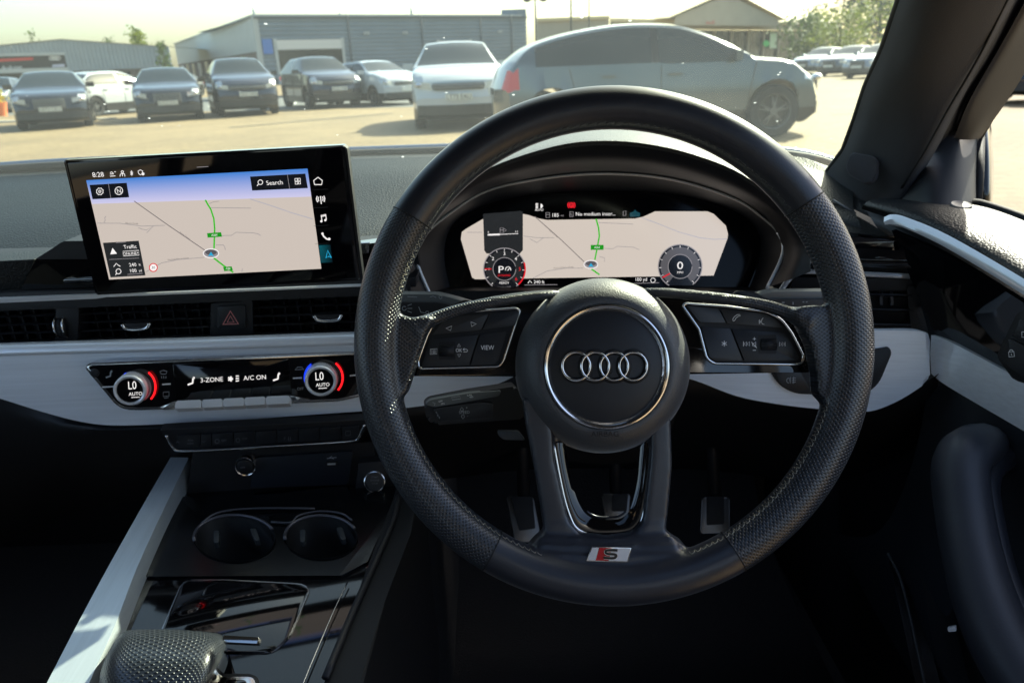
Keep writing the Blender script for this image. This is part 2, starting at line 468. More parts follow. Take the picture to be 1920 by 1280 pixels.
def wallbox(name, A, B, z0, z1, th, m, parent, off=0.0, t0=0.0, t1=1.0):
    """a box standing on the line A-B, its face off metres nearer the camera"""
    A, B = Vector((A.x, A.y, 0)), Vector((B.x, B.y, 0)); d = (B-A); L = d.length; d.normalize(); n = Vector((d.y, -d.x, 0))
    if n.dot(CAM-A) < 0: n = -n
    a = A+d*L*t0; b = A+d*L*t1; c = (a+b)/2+n*(off-th/2)
    return box(name, (c.x, c.y, (z0+z1)/2), ((b-a).length, th, z1-z0), m, parent, rz=math.atan2(d.y, d.x))
# ---- long grey workshop
H = 7.0
Ag = atz(474, 31, H); Bg = atz(986, 31, H); Cg = atz(327, 84, H)
gb = empty('workshop_building', (Ag.x, Ag.y, 0))
tag(gb, 'long flat-roofed grey metal workshop behind the parked cars with two roller doors', 'building')
ribbed('front_cladding', Ag, Bg, 0, H, .45, .12, clad_g, gb, vertical=False)
wallbox('side_cladding', Cg, Ag, H*.50, H-.02, .3, clad_w, gb, off=0)
wallbox('side_wall', Cg, Ag, 0, H*.50, .3, brick_m, gb, off=-.05)
for i in range(9):
    wallbox('window', Cg, Ag, 1.2, H*.46, .12, winm if i % 3 else shut, gb, off=.02, t0=.06+i*.1, t1=.10+i*.1)
wallbox('parapet', Ag, Bg, H, H+.18, .5, clad_w, gb, off=.2)
wallbox('side_parapet', Cg, Ag, H+.01, H+.16, .5, clad_w, gb, off=.2)
dB = Bg-Ag
back = Vector((dB.y, -dB.x, 0)).normalized()
if back.dot(CAM-Ag) > 0: back = -back
v = [Vector((q.x, q.y, H-.1)) for q in (Ag, Bg)] + [Vector((q.x, q.y, H-.1))+back*30 for q in (Bg, Ag)]
mk('roof', v, [(0, 1, 2, 3)], clad_g, gb, smooth=False)
wallbox('corner_post', Ag, Bg, 0, H+.05, .3, clad_w, gb, off=.2, t0=-.004, t1=.012)
for t0, t1, z0 in ((.06, .27, 4.6), (.63, .75, 4.2)):
    d = wallbox('roller_door', Ag, Bg, z0-1.0, z0, .3, shut, gb, off=.2, t0=t0, t1=t1)
    wallbox('doorway', Ag, Bg, 0, z0-1.0, .1, winm, gb, off=.17, t0=t0, t1=t1)
    wallbox('door_frame', Ag, Bg, 0, z0+.15, .3, clad_w, gb, off=.22, t0=t0-.01, t1=t0)
    wallbox('door_frame', Ag, Bg, 0, z0+.15, .3, clad_w, gb, off=.22, t0=t1, t1=t1+.01)
wallbox('blue_sign_panel', Ag, Bg, 3.2, 4.7, .1, blue_s, gb, off=.25, t0=.015, t1=.045)
for t, h in ((.02, .9), (.56, 1.1), (.30, .5)):
    q = Ag+dB*t+back*2; tube('roof_vent', [(q.x, q.y, H-.1), (q.x, q.y, H+h)], .12, clad_g, gb, n=8)
for t in (.30, .565, .80, .93):
    a_ = Ag+dB*t-back*.2; tube('downpipe', [Vector((a_.x, a_.y, .2)), Vector((a_.x, a_.y, H+.1))], .09, mat('pipe_grey', (.08, .1, .12), .6) if 'pipe_grey' not in MATS else MATS['pipe_grey'], gb, n=8)
for t in (.36, .50, .88):
    a_ = Ag+dB*t-back*.25; box('wall_lamp', (a_.x, a_.y, 5.2), (.6, .25, .3), clad_w, gb)
wallbox('gutter', Ag, Bg, H-.25, H-.05, .2, MATS['pipe_grey'], gb, off=.3)
wallbox('plinth', Ag, Bg, 0, .6, .1, MATS['pipe_grey'], gb, off=.16)
q = Ag+dB*.965+back*1.0; box('roof_unit', (q.x, q.y, H+.4), (3.2, 1.5, .9), clad_g, gb)
# ---- white ribbed shed
zr = 5.2
Aw = atz(-330, 118, 4.4); Bw = atz(318, 95, 4.4)
wb = empty('ribbed_shed', (Bw.x, Bw.y, 0))
tag(wb, 'low white shed with vertical ribbed cladding and shallow gable at the left', 'building')
pk = lambda t: 4.4 + 1.7*(1-abs(t-.69)/.69 if t < .69 else 1-(t-.69)/.31*.75) - (.0)
ribbed('gable_cladding', Aw, Bw, 2.4, pk, .5, .1, clad_w, wb)
wallbox('lower_wall', Aw, Bw, 0, 2.4, .3, brick_m, wb, off=-.05)
Vg = (Bw-Aw); nb = Vector((Vg.y, -Vg.x, 0)).normalized()
if nb.dot(CAM-Aw) > 0: nb = -nb
rv = []
for t in (0, .69, 1.0):
    q = Vector((Aw.x+Vg.x*t, Aw.y+Vg.y*t, pk(t)+.05)); rv += [q-nb*.3, q+nb*25]
mk('roof', rv, [(0, 2, 3, 1), (2, 4, 5, 3)], clad_w, wb, smooth=False)
for i in range(6): wallbox('window', Aw, Bw, .9, 2.1, .1, winm, wb, off=.0, t0=.55+i*.07, t1=.59+i*.07)
# ---- dealership fascia sign
zt, zb_ = 3.6, 2.3
As = atz(-260, 112, 3.5); Bs = atz(121, 104, 3.5); Bs = As+(Bs-As)
sg = empty('fascia_sign', (Bs.x, Bs.y, 0)); tag(sg, 'black fascia sign with pale lettering on a showroom canopy at the far left', 'sign')
dS = (Vector((Bs.x, Bs.y, 0))-Vector((As.x, As.y, 0))); Ls = dS.length
scs = Ls/381.0        # metres per photo pixel there
zt = 3.5; zb_ = zt-27*scs
wallbox('sign_board', As, Bs, zb_, zt, .3, signb, sg, off=0)
wallbox('canopy_edge', As, Bs, zb_-.35, zb_-.02, .6, clad_w, sg, off=.2, t1=1.004)
wallbox('canopy_edge', As, Bs, zt+.02, zt+.25, .6, clad_w, sg, off=.2, t1=1.004)
wallbox('showroom_glass', As, Bs, 0, zb_-.36, .1, winm, sg, off=-1)
nS = Vector((dS.y, -dS.x, 0)).normalized()
if nS.dot(CAM-As) < 0: nS = -nS
ps = Panel(60, 120, 1, nS); ps.o = Vector((As.x, As.y, 2))
text(ps, 'ds-uk.com', 22, 126.5, 6.5, wl, sg, w=.04, slope=-.035)
stroke(ps, [['c']+circ(96+i*4.5, 109.5, 3.4, 14) for i in range(4)], 1.2, wl, sg, w=.04, name='ring_emblem')
fill(ps, [(98, 121.5), (121, 120.5), (121, 125.5), (98, 126.5)], mat('pale_strip', (.4, .42, .55), .5), sg, w=.04, name='sign_strip')
fill(ps, [(-40, 113), (62, 108), (62, 113), (-40, 118)], redl, sg, w=.04, name='sign_strip')
# ---- beige hipped showroom on the right
He = 4.2
Ar = atz(1140, 36, He); Br = atz(1552, 44, He)
rb = empty('hipped_showroom', ((Ar.x+Br.x)/2, (Ar.y+Br.y)/2, 0))
tag(rb, 'cream showroom with beige hipped roof and front gable behind the large grey car', 'building')
dR = Vector((Br.x-Ar.x, Br.y-Ar.y, 0)); Lr = dR.length; uR = dR.normalized(); nR = Vector((uR.y, -uR.x, 0))
if nR.dot(CAM-Ar) < 0: nR = -nR
A0 = Vector((Ar.x, Ar.y, He)); 
def rr(t, z, back): return A0+uR*Lr*t-nR*back+Vector((0, 0, z))
def far_(q, k): d = (q-CAM); d.z = 0; return q+d*k
v = [rr(-.02, 0, -.8), rr(1.02, 0, -.8), atz(1420, -14, 8.4), atz(1250, -22, 8.4), far_(rr(-.02, 0, -.8), .35), far_(rr(1.02, 0, -.8), .35)]
v += [p_-Vector((0, 0, .25)) for p_ in (v[0], v[1])]
mk('roof', v, [(0, 1, 2, 3), (1, 5, 2), (0, 3, 4), (3, 2, 5, 4), (0, 6, 7, 1)], roofm, rb, smooth=False)
# front gable
g0, g1, gm_ = .30, .70, .47
v = [rr(.13, .02, -2.2), rr(.64, .02, -2.2), rr(.365, 2.3, -2.2), rr(.365, 2.3, 6.5), rr(.13, .02, -.4), rr(.64, .02, -.4)]
mk('gable_roof', v, [(0, 2, 3, 4), (2, 1, 5, 3)], roofm, rb, smooth=False)
v2 = [rr(.16, -.5, -1.9), rr(.61, -.5, -1.9), rr(.61, .1, -1.9), rr(.365, 2.0, -1.9), rr(.16, .1, -1.9)]
mk('gable_wall', v2, [(0, 1, 2, 3, 4)], render_m, rb, smooth=False)
wallbox('fascia', Ar, Br, He-.75, He-.27, .3, render_m, rb, off=.55)
wallbox('glazing', Ar, Br, 0, He-.75, .2, dbrown, rb, off=-.3)
for i in range(13): wallbox('mullion', Ar, Br, 0, He-.75, .15, render_m, rb, off=-.1, t0=i/12.5, t1=i/12.5+.008)
pr = Panel(1300, 40, 1, nR); pr.o = rr(.5, 0, -1.94)
text(pr, 'audi', 1332, 42, 7, redl, rb, w=.03, slope=-.02)
text(pr, 'horsham', 1287, 43.5, 5, render_m if 0 else mat('grey_lettering', (.2, .2, .2), .5), rb, w=.03, slope=-.02) if 0 else None
pr2 = Panel(1440, 80, 1, nR); pr2.o = rr(.7, 0, .05)
fill(pr2, circ(1437, 82, 6, 14), greenl, rb, w=.12, name='round_logo')
fill(pr2, [(1444, 62), (1457, 62), (1456, 91), (1443, 91)], mat('pale_green_panel', (.45, .62, .45), .5), rb, w=.08, name='window_poster')
Wl = atz(1004, 41, 4.0); Wr = atz(1142, 36, 4.0)
wallbox('wing_wall', Wl, Wr, 0, 4.0, .3, render_m, rb)
wallbox('wing_parapet', Wl, Wr, 4.0, 4.2, .5, roofm, rb, off=.2)
# ---- lamp posts, flag poles
post_m = mat('dark_green_post', (.03, .035, .03), .5)
def post(px, dist, h, label, head=True, rad=.05):
    q = CAM + Vector((math.tan(math.atan((px-960)/F))*1.0, 1, 0))*dist; q.z = 0
    e = empty('lamp_post' if head else 'flag_pole', q); tag(e, label, 'lamp post' if head else 'pole', None)
    tube('pole', [q, q+Vector((0, 0, h))], [rad, rad*.7], post_m, e)
    if head:
        tube('lamp_arm', [q+Vector((-.35, 0, h-.35)), q+Vector((.35, 0, h-.35))], .03, post_m, e)
        for s in (-1, 1): lathe('lamp_head', q+Vector((s*.3, 0, h-.45)), (0, 0, 1), [(.05, 0), (.16, .05), (.14, .14), (.03, .2)], post_m, e, n=12)
    return e
post(1022, 30, 3.75, 'dark lamp post with twin lamp heads beside the grey workshop', True, .05)
post(1083, 34, 5.5, 'thin bare pole left of the showroom roof', False, .05)
post(1114, 36, 5.5, 'thin pale pole just right of the other bare pole', False, .04)
post(903, 40, 3.4, 'short curved-topped pole in front of the grey workshop', False, .035) if 0 else None

# ---- trees
bark = mat('bark', (.06, .045, .03), .9, grain=.8, scale=20, dist=.02)
def leafm(n, c):
    m, t, b = nmat(n); setp(b, Base_Color=(*c, 1), Roughness=.6)
    oi = node(t, 'ShaderNodeNewGeometry')
    mr = node(t, 'ShaderNodeMapRange', {'Value': oi.outputs['Random Per Island'], 'To Min': .5, 'To Max': 1.6})
    mx = node(t, 'ShaderNodeVectorMath', {0: c, 3: mr.outputs[0]}, operation='SCALE'); t.links.new(mx.outputs[0], b.inputs['Base Color'])
    tr = node(t, 'ShaderNodeBsdfTranslucent'); t.links.new(mx.outputs[0], tr.inputs[0])
    ms = node(t, 'ShaderNodeMixShader', {0: .4, 1: b.outputs[0], 2: tr.outputs[0]})
    t.links.new(ms.outputs[0], t.nodes['Material Output'].inputs['Surface'])
    return m
lf_y = leafm('yellow_green_leaves', (.20, .24, .03)); lf_d = leafm('dark_green_leaves', (.045, .075, .045)); lf_m = leafm('mid_green_leaves', (.09, .14, .03))
def tree(base, h, wd, m, label, n=1500, conical=False, seed=1, ls=.35, group=None):
    rnd = random.Random(seed); base = Vector((base.x, base.y, 0))
    e = empty('tree', base); tag(e, label, 'tree', group)
    parts = [tube_geo([base, base+Vector((.1, 0, h*.4)), base+Vector((0, .1, h*.85))], [h*.028, h*.02, h*.005])]
    tips = []
    for i in range(14):
        z = h*(.25+.6*rnd.random()); a = rnd.random()*6.28; l = wd*.45*(1-(z/h)*(.9 if conical else .35))
        tp = base+Vector((math.cos(a)*l, math.sin(a)*l, z+l*.4)); tips.append(tp)
        parts.append(tube_geo([base+Vector((0, 0, z)), tp], [h*.009, h*.003], n=5))
    V, Fc = merge(parts); mk('trunk', V, Fc, bark, e)
    cl = []
    for i in range(38):
        z = h*(.28+.72*rnd.random()); k = (1-(z/h))*1.15 if conical else math.sqrt(max(0, 1-((z/h-.6)/.45)**2))
        rr_ = wd*.5*max(.06, k)*math.sqrt(rnd.random()); a = rnd.random()*6.28
        cl.append((base+Vector((math.cos(a)*rr_, math.sin(a)*rr_, z)), wd*(.08+.1*rnd.random())))
    V, Fc = [], []
    for i in range(n):
        c, s = rnd.choice(cl)
        q = c+Vector((rnd.gauss(0, s*.6), rnd.gauss(0, s*.6), rnd.gauss(0, s*.55)))
        u = Vector((rnd.gauss(0, 1), rnd.gauss(0, 1), rnd.gauss(0, 1))).normalized(); v_ = u.orthogonal().normalized()
        z = ls*(.5+rnd.random()); b = len(V)
        V += [q-u*z*.5, q+v_*z*.25, q+u*z*.5, q-v_*z*.25]; Fc.append((b, b+1, b+2, b+3))
    mk('crown', V, Fc, m, e, smooth=False)
    return e
def treeat(px, py, dist, wd, m, label, n, conical, seed, ls):
    r = ray(px, py); q = CAM+r*(dist/r.y); return tree(q, q.z*.93, wd, m, label, n, conical, seed, ls)
treeat(1660, -50, 80, 10.0, lf_d, 'dark dense tree beside the windscreen pillar above the car row', 4200, False, 3, .45)
treeat(1580, 18, 66, 6.0, lf_y, 'yellow-green bushy tree between the showroom roof and the dark tree', 2600, False, 4, .26)
treeat(1712, -60, 58, 6, lf_y, 'tall yellow-green tree half hidden behind the windscreen pillar', 2600, False, 9, .3)
treeat(1535, 22, 72, 6, lf_m, 'low mid-green tree at the right end of the showroom', 2200, False, 6, .4)
treeat(252, 48, 135, 6.6, lf_y, 'largest yellow-green tree above the white ribbed shed', 1500, True, 7, .6)
treeat(200, 68, 135, 4.5, lf_m, 'small green tree just left of the largest one above the shed', 700, True, 8, .35)
treeat(55, 52, 140, 4.4, lf_m, 'sparse green tree above the far left end of the shed', 260, True, 5, .4)
treeat(300, 76, 95, 3, lf_m, 'small bush-like tree in the gap left of the grey workshop', 500, True, 11, .35)
# orange planter with yellow shrub, far left
q = atz(2, 218, 0)
pl = empty('plant_pot', q); tag(pl, 'orange plant pot with yellow shrub at the far left edge', 'plant pot')
pp = lathe('pot', q, (0, 0, 1), [(.22, 0), (.30, .45), (.33, .5)], mat('orange_plastic', (.75, .22, .08), .5), pl, n=20)
V, Fc = [], []
for i in range(260):
    c = q+Vector((random.gauss(0, .13), random.gauss(0, .13), .75+random.gauss(0, .16))); u = Vector((random.gauss(0, 1), random.gauss(0, 1), random.gauss(0, 1))).normalized(); v_ = u.orthogonal()
    b = len(V); V += [c-u*.05, c+v_*.025, c+u*.05, c-v_*.025]; Fc.append((b, b+1, b+2, b+3))
mk('shrub', V, Fc, leafm('yellow_leaves', (.5, .42, .02)), pl, smooth=False)

# ================================================================== CARS
cglass = mat('car_window_glass', (.012, .02, .022), .05, spec=.6)
tyre_m = mat('tyre', (.012, .012, .013), .8); rimm = mat('alloy_wheel', (.13, .135, .14), .35, metal=.6)
lampm = mat('headlamp_lens', (.55, .58, .60), .08, metal=.5); tailm = mat('tail_lamp_lens', (.55, .015, .02), .15)
trimb = mat('black_car_trim', (.012, .012, .014), .35); platem = mat('white_number_plate', (.62, .63, .58), .4)
def paint(name, c, metal=.4): return mat(name, c, .22, metal=metal, coat=1.0)
def smooth_i(x, xs, ys):
    if x <= xs[0]: return ys[0]
    for i in range(len(xs)-1):
        if x <= xs[i+1]:
            t = (x-xs[i])/(xs[i+1]-xs[i]); return ys[i]+(ys[i+1]-ys[i])*t
    return ys[-1]
def car_proto(L=4.5, W=1.84, H=1.45, hood=.98, kind_='saloon', wr=.33, clear=.17, key=''):
    """shared meshes of one body shape: {part: (verts, faces, material key)}"""
    h = L/2; fx, rx = h-.88, -h+.85
    if kind_ == 'suv':
        xs = [-h, -h+.05, -h+.25, -h+.42, -h+1.0, -.35, .25, .98, 1.45, h-.35, h-.08, h]
        tz = [.80, .93, hood+.06, hood+.10, H-.05, H, H-.02, hood+.12, hood+.06, hood-.05, hood-.20, .62]
        cab = (-h+.30, 1.02)
    elif kind_ == 'coupe_suv':
        xs = [-h, -h+.05, -h+.14, -h+.25, -h+.56, -h+1.1, -.65, .10, .45, .85, 1.24, 1.42, 1.80, h-.42, h-.10, h]
        tz = [.84, .99, hood+.06, hood+.15, H-.25, H-.10, H, H-.015, H-.09, H-.25, hood+.12, hood+.07, hood+.03, hood-.09, hood-.26, .62]
        cab = (-h+.20, 1.27)
    else:
        xs = [-h, -h+.05, -h+.3, -h+.62, -h+1.35, -.35, .15, .92, 1.4, h-.35, h-.10, h]
        tz = [.70, .84, hood+.04, hood+.06, H-.06, H, H-.02, hood+.06, hood+.0, hood-.10, hood-.24, .52]
        cab = (-h+.55, .98)
    st_ = sorted(set([round(-h+i*(L/46), 4) for i in range(47)] + [round(a+wr*k, 4) for a in (fx, rx) for k in (-1.22, -1.1, -.9, -.6, -.3, 0, .3, .6, .9, 1.1, 1.22)]))
    rows = []
    TP = cat(list(zip(xs, tz)), 8)
    tx = [p_[0] for p_ in TP]; tzz = [p_[1] for p_ in TP]
    for x in st_:
        ztop = smooth_i(x, tx, tzz)
        taper = 1 - .10*max(0, (abs(x)-h*.62)/(h*.38))**2
        hw = W/2*taper
        zb = clear + .12*max(0, (abs(x)-h*.9)/(h*.1))
        arch = clear
        for a in (fx, rx):
            dx = abs(x-a); ra = wr*1.17
            if dx < ra: arch = max(arch, wr+math.sqrt(ra*ra-dx*dx))
        zs = max(zb, arch)
        belt = hood+.02+.02*(x < 0)*1
        incab = cab[0] < x < cab[1] and ztop > belt+.05
        zbelt = min(belt, ztop-.05)
        lo = zs
        r = [(0, lo), (hw*.72, lo), (hw*.97, lo+.001)]
        mid = [.42, .58, .72, .82]
        for i, z in enumerate(mid):
            z = min(max(z, lo+.005*(i+1)), zbelt-.02*(4-i)*.2)
            r.append((hw*(.992+.008*(i in (1, 2))), z))
        r.append((hw*.965, zbelt))
        if incab:
            k = (ztop-belt)
            top_w = hw*(1-.30*min(1, k/(H-belt)))
            r += [(hw*.965*.5+top_w*.5+.01, zbelt+k*.5), (top_w, ztop-.07*min(1, k/.3)), (top_w*.93, ztop-.03*min(1, k/.3)), (top_w*.5, ztop), (0, ztop+.008)]
        else:
            r += [(hw*.94, zbelt+(ztop-zbelt)*.3), (hw*.90, zbelt+(ztop-zbelt)*.6), (hw*.78, zbelt+(ztop-zbelt)*.88), (hw*.4, ztop), (0, ztop+.01)]
        rows.append((x, r))
    NR = len(rows[0][1])
    V = []; idx = {}
    def bulge(x, y):
        s = 1 if x > 0 else -1; f = max(0, (abs(x)-h*.75)/(h*.25)); return x - s*f*.30*(abs(y)/(W/2))**2.2
    def vid(x, y, z):
        k = (round(x, 4), round(y, 4), round(z, 4))
        if k not in idx: idx[k] = len(V); V.append((bulge(x, y), y, z))
        return idx[k]
    faces = {}
    def add(key_, f): faces.setdefault(key_, []).append(f)
    for i in range(len(rows)-1):
        x0, a = rows[i]; x1, b = rows[i+1]; xm = (x0+x1)/2
        for j in range(NR-1):
            for s in (1, -1):
                q = [vid(x0, s*a[j][0], a[j][1]), vid(x1, s*b[j][0], b[j][1]), vid(x1, s*b[j+1][0], b[j+1][1]), vid(x0, s*a[j+1][0], a[j+1][1])]
                q2 = []
                for t in q:
                    if t not in q2: q2.append(t)
                if len(q2) < 3: continue
                if s < 0: q2.reverse()
                zt = (a[-1][1]+b[-1][1])/2; slope = (b[-1][1]-a[-1][1])/(x1-x0)
                k_ = 'body'
                incab = cab[0]+.02 < xm < cab[1]-.0 and zt > hood+.10
                if incab and 7 <= j <= 8 and zt > hood+.22:
                    pill = any(abs(xm-p0) < .05 for p0 in (-.12,))
                    k_ = 'trim' if pill else ('side' if xm > -h+.62 else 'body')
                if incab and j >= 9:
                    if slope < -.28 and j >= 10: k_ = 'wind'
                    elif slope > (.22 if kind_ != 'coupe_suv' else .12) and xm < -.6 and j >= 10 and zt < H-.06: k_ = 'rear'
                if j <= 2: k_ = 'trim'
                zf = (a[j][1]+a[j+1][1]+b[j][1]+b[j+1][1])/4; ya = (a[j][0]+a[j+1][0])/2
                if xm > h*.86 and zf > hood-.30 and zf < hood-.10 and ya > W*.30: k_ = 'lamp'
                if xm < -h*.93 and zf > hood-.22 and zf < hood-.06 and ya > W*.36: k_ = 'tail'
                if kind_ in ('x',) and j == 3 and 'body' == k_: k_ = 'trim'
                add(k_, tuple(q2))
    for end in (0, -1):
        x, a = rows[end]; s = 1 if end == -1 else -1; NY = 12
        for j in range(NR-1):
            for k in range(NY):
                t0, t1 = -1+2*k/NY, -1+2*(k+1)/NY
                q = [vid(x, t0*a[j][0], a[j][1]), vid(x, t1*a[j][0], a[j][1]), vid(x, t1*a[j+1][0], a[j+1][1]), vid(x, t0*a[j+1][0], a[j+1][1])]
                q2 = []
                for t in q:
                    if t not in q2: q2.append(t)
                if len(q2) < 3: continue
                if s < 0: q2.reverse()
                add('body', tuple(q2))
    out = {}
    names = dict(body=('body', 'paint'), side=('side_window', cglass), wind=('windscreen', cglass), rear=('rear_window', cglass), trim=('lower_trim', trimb), lamp=('headlight', lampm), tail=('tail_light', tailm))
    def sub(fs):
        mp = {}; vv = []; ff = []
        for f in fs:
            g = []
            for i in f:
                if i not in mp: mp[i] = len(vv); vv.append(V[i])
                g.append(mp[i])
            ff.append(tuple(g))
        return vv, ff
    res = []
    for k_, fs in faces.items():
        if k_ in ('lamp', 'tail', 'side'):
            for s in (1, -1):
                g = [f for f in fs if s*sum(V[i][1] for i in f) > 0]
                if g: res.append((names[k_][0], sub(g), names[k_][1]))
        else: res.append((names[k_][0], sub(fs), names[k_][1]))
    # wheels
    def wheel(x, s):
        prof_t = [(wr*.62, -.10), (wr*.92, -.11), (wr, -.08), (wr, .08), (wr*.92, .11), (wr*.66, .10)]
        def lv(prof, n=26, off=0):
            VV, FF = [], []
            for r, hgt in prof:
                for k in range(n):
                    an = 2*math.pi*k/n; VV.append((x+math.cos(an)*r, s*(W/2-.135+hgt), wr+math.sin(an)*r))
            for i in range(len(prof)-1):
                for k in range(n): FF.append((i*n+k, i*n+(k+1) % n, (i+1)*n+(k+1) % n, (i+1)*n+k))
            return VV, FF
        t = lv(prof_t); parts = [lv([(wr*.70, .09), (wr*.64, .085), (wr*.60, .04), (wr*.62, -.02)])]
        V0, F0 = lv([(.001, -.03), (wr*.62, -.03)]); dk = (V0, F0)
        for k in range(5):
            for dd in (-.16, .16):
                an = 2*math.pi*k/5+.3
                vv, ff = [], []
                for (r, wd2, hh) in ((.05, .5, .075), (wr*.66, .09, .07)):
                    for e_ in (-1, 1):
                        a2 = an+dd*(r/(wr*.66))+e_*(wd2*.12 if r > .1 else .35)
                        for dz in (0, -.03): vv.append((x+math.cos(a2)*r, s*(W/2-.135+hh+dz), wr+math.sin(a2)*r))
                ff = [(0, 2, 6, 4), (0, 4, 5, 1), (2, 3, 7, 6)]
                parts.append((vv, ff))
        parts.append(lv([(.001, .08), (.06, .08), (.07, .04)], 12))
        return t, merge(parts), dk
    wh = [wheel(x, s) for x in (fx, rx) for s in (1, -1)]
    # details as little boxes: mirrors, grille, intakes, plates, door lines, handles
    det = []
    def db(name, c, sz, m, smooth=False): v, f = boxv(c, sz); det.append((name, (v, f), m))
    gz = hood-.33
    gw = W*.40 if kind_ != 'coupe_suv' else W*.46
    g_a, g_b, g_c = (.13, -.10, -.24)
    if kind_ == 'suv': gz = hood-.27; gw = W*.56; g_a, g_b, g_c = (.05, -.02, -.075)
    V_, F_ = [], []
    for z, hw2 in ((gz+g_a, gw/2*.97), (gz+g_b, gw/2), (gz+g_c, gw/2*.93)):
        for k in range(9):
            y = -hw2+2*hw2*k/8; V_.append((bulge(h, y)+.012, y, z))
    for i in range(2):
        for k in range(8): F_.append((i*9+k, i*9+k+1, (i+1)*9+k+1, (i+1)*9+k))
    det.append(('grille', (V_, F_), trimb))
    sl = []
    for i in range(5 if kind_ != 'suv' else 2):
        z = gz+g_a-.03-i*.05; pth = [(bulge(h, -gw/2+gw*k/6)+.02, -gw/2+gw*k/6, z) for k in range(7)]; sl.append(tube_geo([Vector(q_) for q_ in pth], .006, n=4))
    det += [('grille_bar', g_, lampm) for g_ in sl]
    V_, F_ = [], []
    for z in (clear+.28, clear+.10):
        for k in range(11):
            y = -W*.44+W*.88*k/10; V_.append((bulge(h, y)+.012+(z < .3)*.01, y, z))
    for k in range(10): F_.append((k, k+1, 11+k+1, 11+k))
    det.append(('lower_intake', (V_, F_), trimb))
    for s in (1, -1):
        # front lamp cluster face
        V_, F_ = [], []
        for z0, z1, k in ((hood-.21, hood-.33, 0),):
            for t in range(5):
                y = s*(W*.29+W*.175*t/4); dz = .03*t/4
                V_ += [(bulge(h-.0, y)+.014, y, z0+dz), (bulge(h-.0, y)+.016, y, z1+dz*1.6)]
            for t in range(4): F_.append((2*t, 2*t+2, 2*t+3, 2*t+1))
        det.append(('headlight', (V_, F_), lampm))
        V_, F_ = [], []
        for t in range(5):
            y = s*(W*.26+W*.2*t/4); V_ += [(bulge(-h, y)-.014, y, hood-.05), (bulge(-h, y)-.016, y, hood-.20+.03*t/4)]
        for t in range(4): F_.append((2*t, 2*t+2, 2*t+3, 2*t+1))
        if kind_ != 'coupe_suv': det.append(('tail_light', (V_, F_), tailm))
        v, f = boxv((cab[1]-.28, s*(W/2+.07), hood+.10), (.10, .22, .13)); det.append(('door_mirror', (v, f), 'paint'))
        yy = s*W*.40; cx_ = bulge(h, yy)-.03; VV = []; FF = []
        for a_ in range(9):
            for b_ in range(13):
                th_ = math.pi*a_/8; ph_ = 2*math.pi*b_/12; VV.append((cx_+.075*math.sin(th_)*math.cos(ph_), yy+.09*math.sin(th_)*math.sin(ph_), hood-.24+.05*math.cos(th_)))
        for a_ in range(8):
            for b_ in range(12): FF.append((a_*13+b_, a_*13+b_+1, (a_+1)*13+b_+1, (a_+1)*13+b_))
        det.append(('glint_ball', (VV, FF), chrome))  # chrome ball added in each headlamp to catch a sun glint
    v, f = boxv((h+.028, 0, (hood-.47)), (.012, .52, .115)); det.append(('number_plate', (v, f), platem))
    v, f = boxv((-h-.02, 0, gz+.05), (.012, .52, .115)); det.append(('number_plate', (v, f), platem))
    if kind_ == 'coupe_suv' or kind_ == 'suv':
        pass
    ln = []
    for x, t in ((cab[1]-.05, .10), (-.08, 0), (rx+.38, -.12)):
        for s in (1, -1):
            det.append(('door_gap', tube_geo([Vector((x, s*(W/2+.001), clear+.14)), Vector((x+t*.2, s*(W/2+.001), .7)), Vector((x+t, s*(W/2*.97), hood))], .007, n=4), trimb))
    hd = []
    for x in (.12, -.85):
        for s in (1, -1): det.append(('door_handle', boxv((x, s*(W/2+.012), hood-.12), (.2, .03, .035)), 'paint'))
    meshes = []
    def mesh(nm, vf, m, sm=True):
        if nm == 'glint_ball': sm = True
        me = bpy.data.meshes.new(nm); me.from_pydata([tuple(q_) for q_ in vf[0]], [], vf[1])
        me.materials.append(m if m != 'paint' else None)
        if sm:
            me.polygons.foreach_set('use_smooth', [True]*len(me.polygons)); me.set_sharp_from_angle(angle=R(32))
        return me
    for nm, vf, m in res: meshes.append((nm, mesh(nm, vf, m), m, None))
    for nm, vf, m in det: meshes.append((nm, mesh(nm, vf, m, False), m, None))
    for t, rm, dk in wh:
        meshes.append(('wheel', mesh('wheel', dk, trimb), trimb, [('tyre', mesh('tyre', t, tyre_m)), ('rim', mesh('rim', rm, rimm))]))
    return meshes
PROTO = {k: car_proto(**a) for k, a in dict(
    saloon=dict(), suv=dict(L=4.5, W=1.86, H=1.66, hood=1.10, kind_='suv', wr=.35, clear=.2),
    hatch=dict(L=4.4, W=1.80, H=1.47, hood=1.0, kind_='suv', wr=.32, clear=.15),
    coupe=dict(L=5.05, W=1.94, H=1.67, hood=1.08, kind_='coupe_suv', wr=.38, clear=.21)).items()}
PAINT = dict(black=paint('black_car_paint', (.006, .008, .012), .2), navy=paint('navy_car_paint', (.012, .018, .035)), white=paint('white_car_paint', (.45, .48, .50), 0),
             silver=paint('blue_grey_car_paint', (.060, .085, .105), .35), blue=paint('bright_blue_car_paint', (.03, .12, .42)), grey=paint('grey_car_paint', (.12, .14, .16)), pale=paint('silver_car_paint', (.26, .30, .34)))
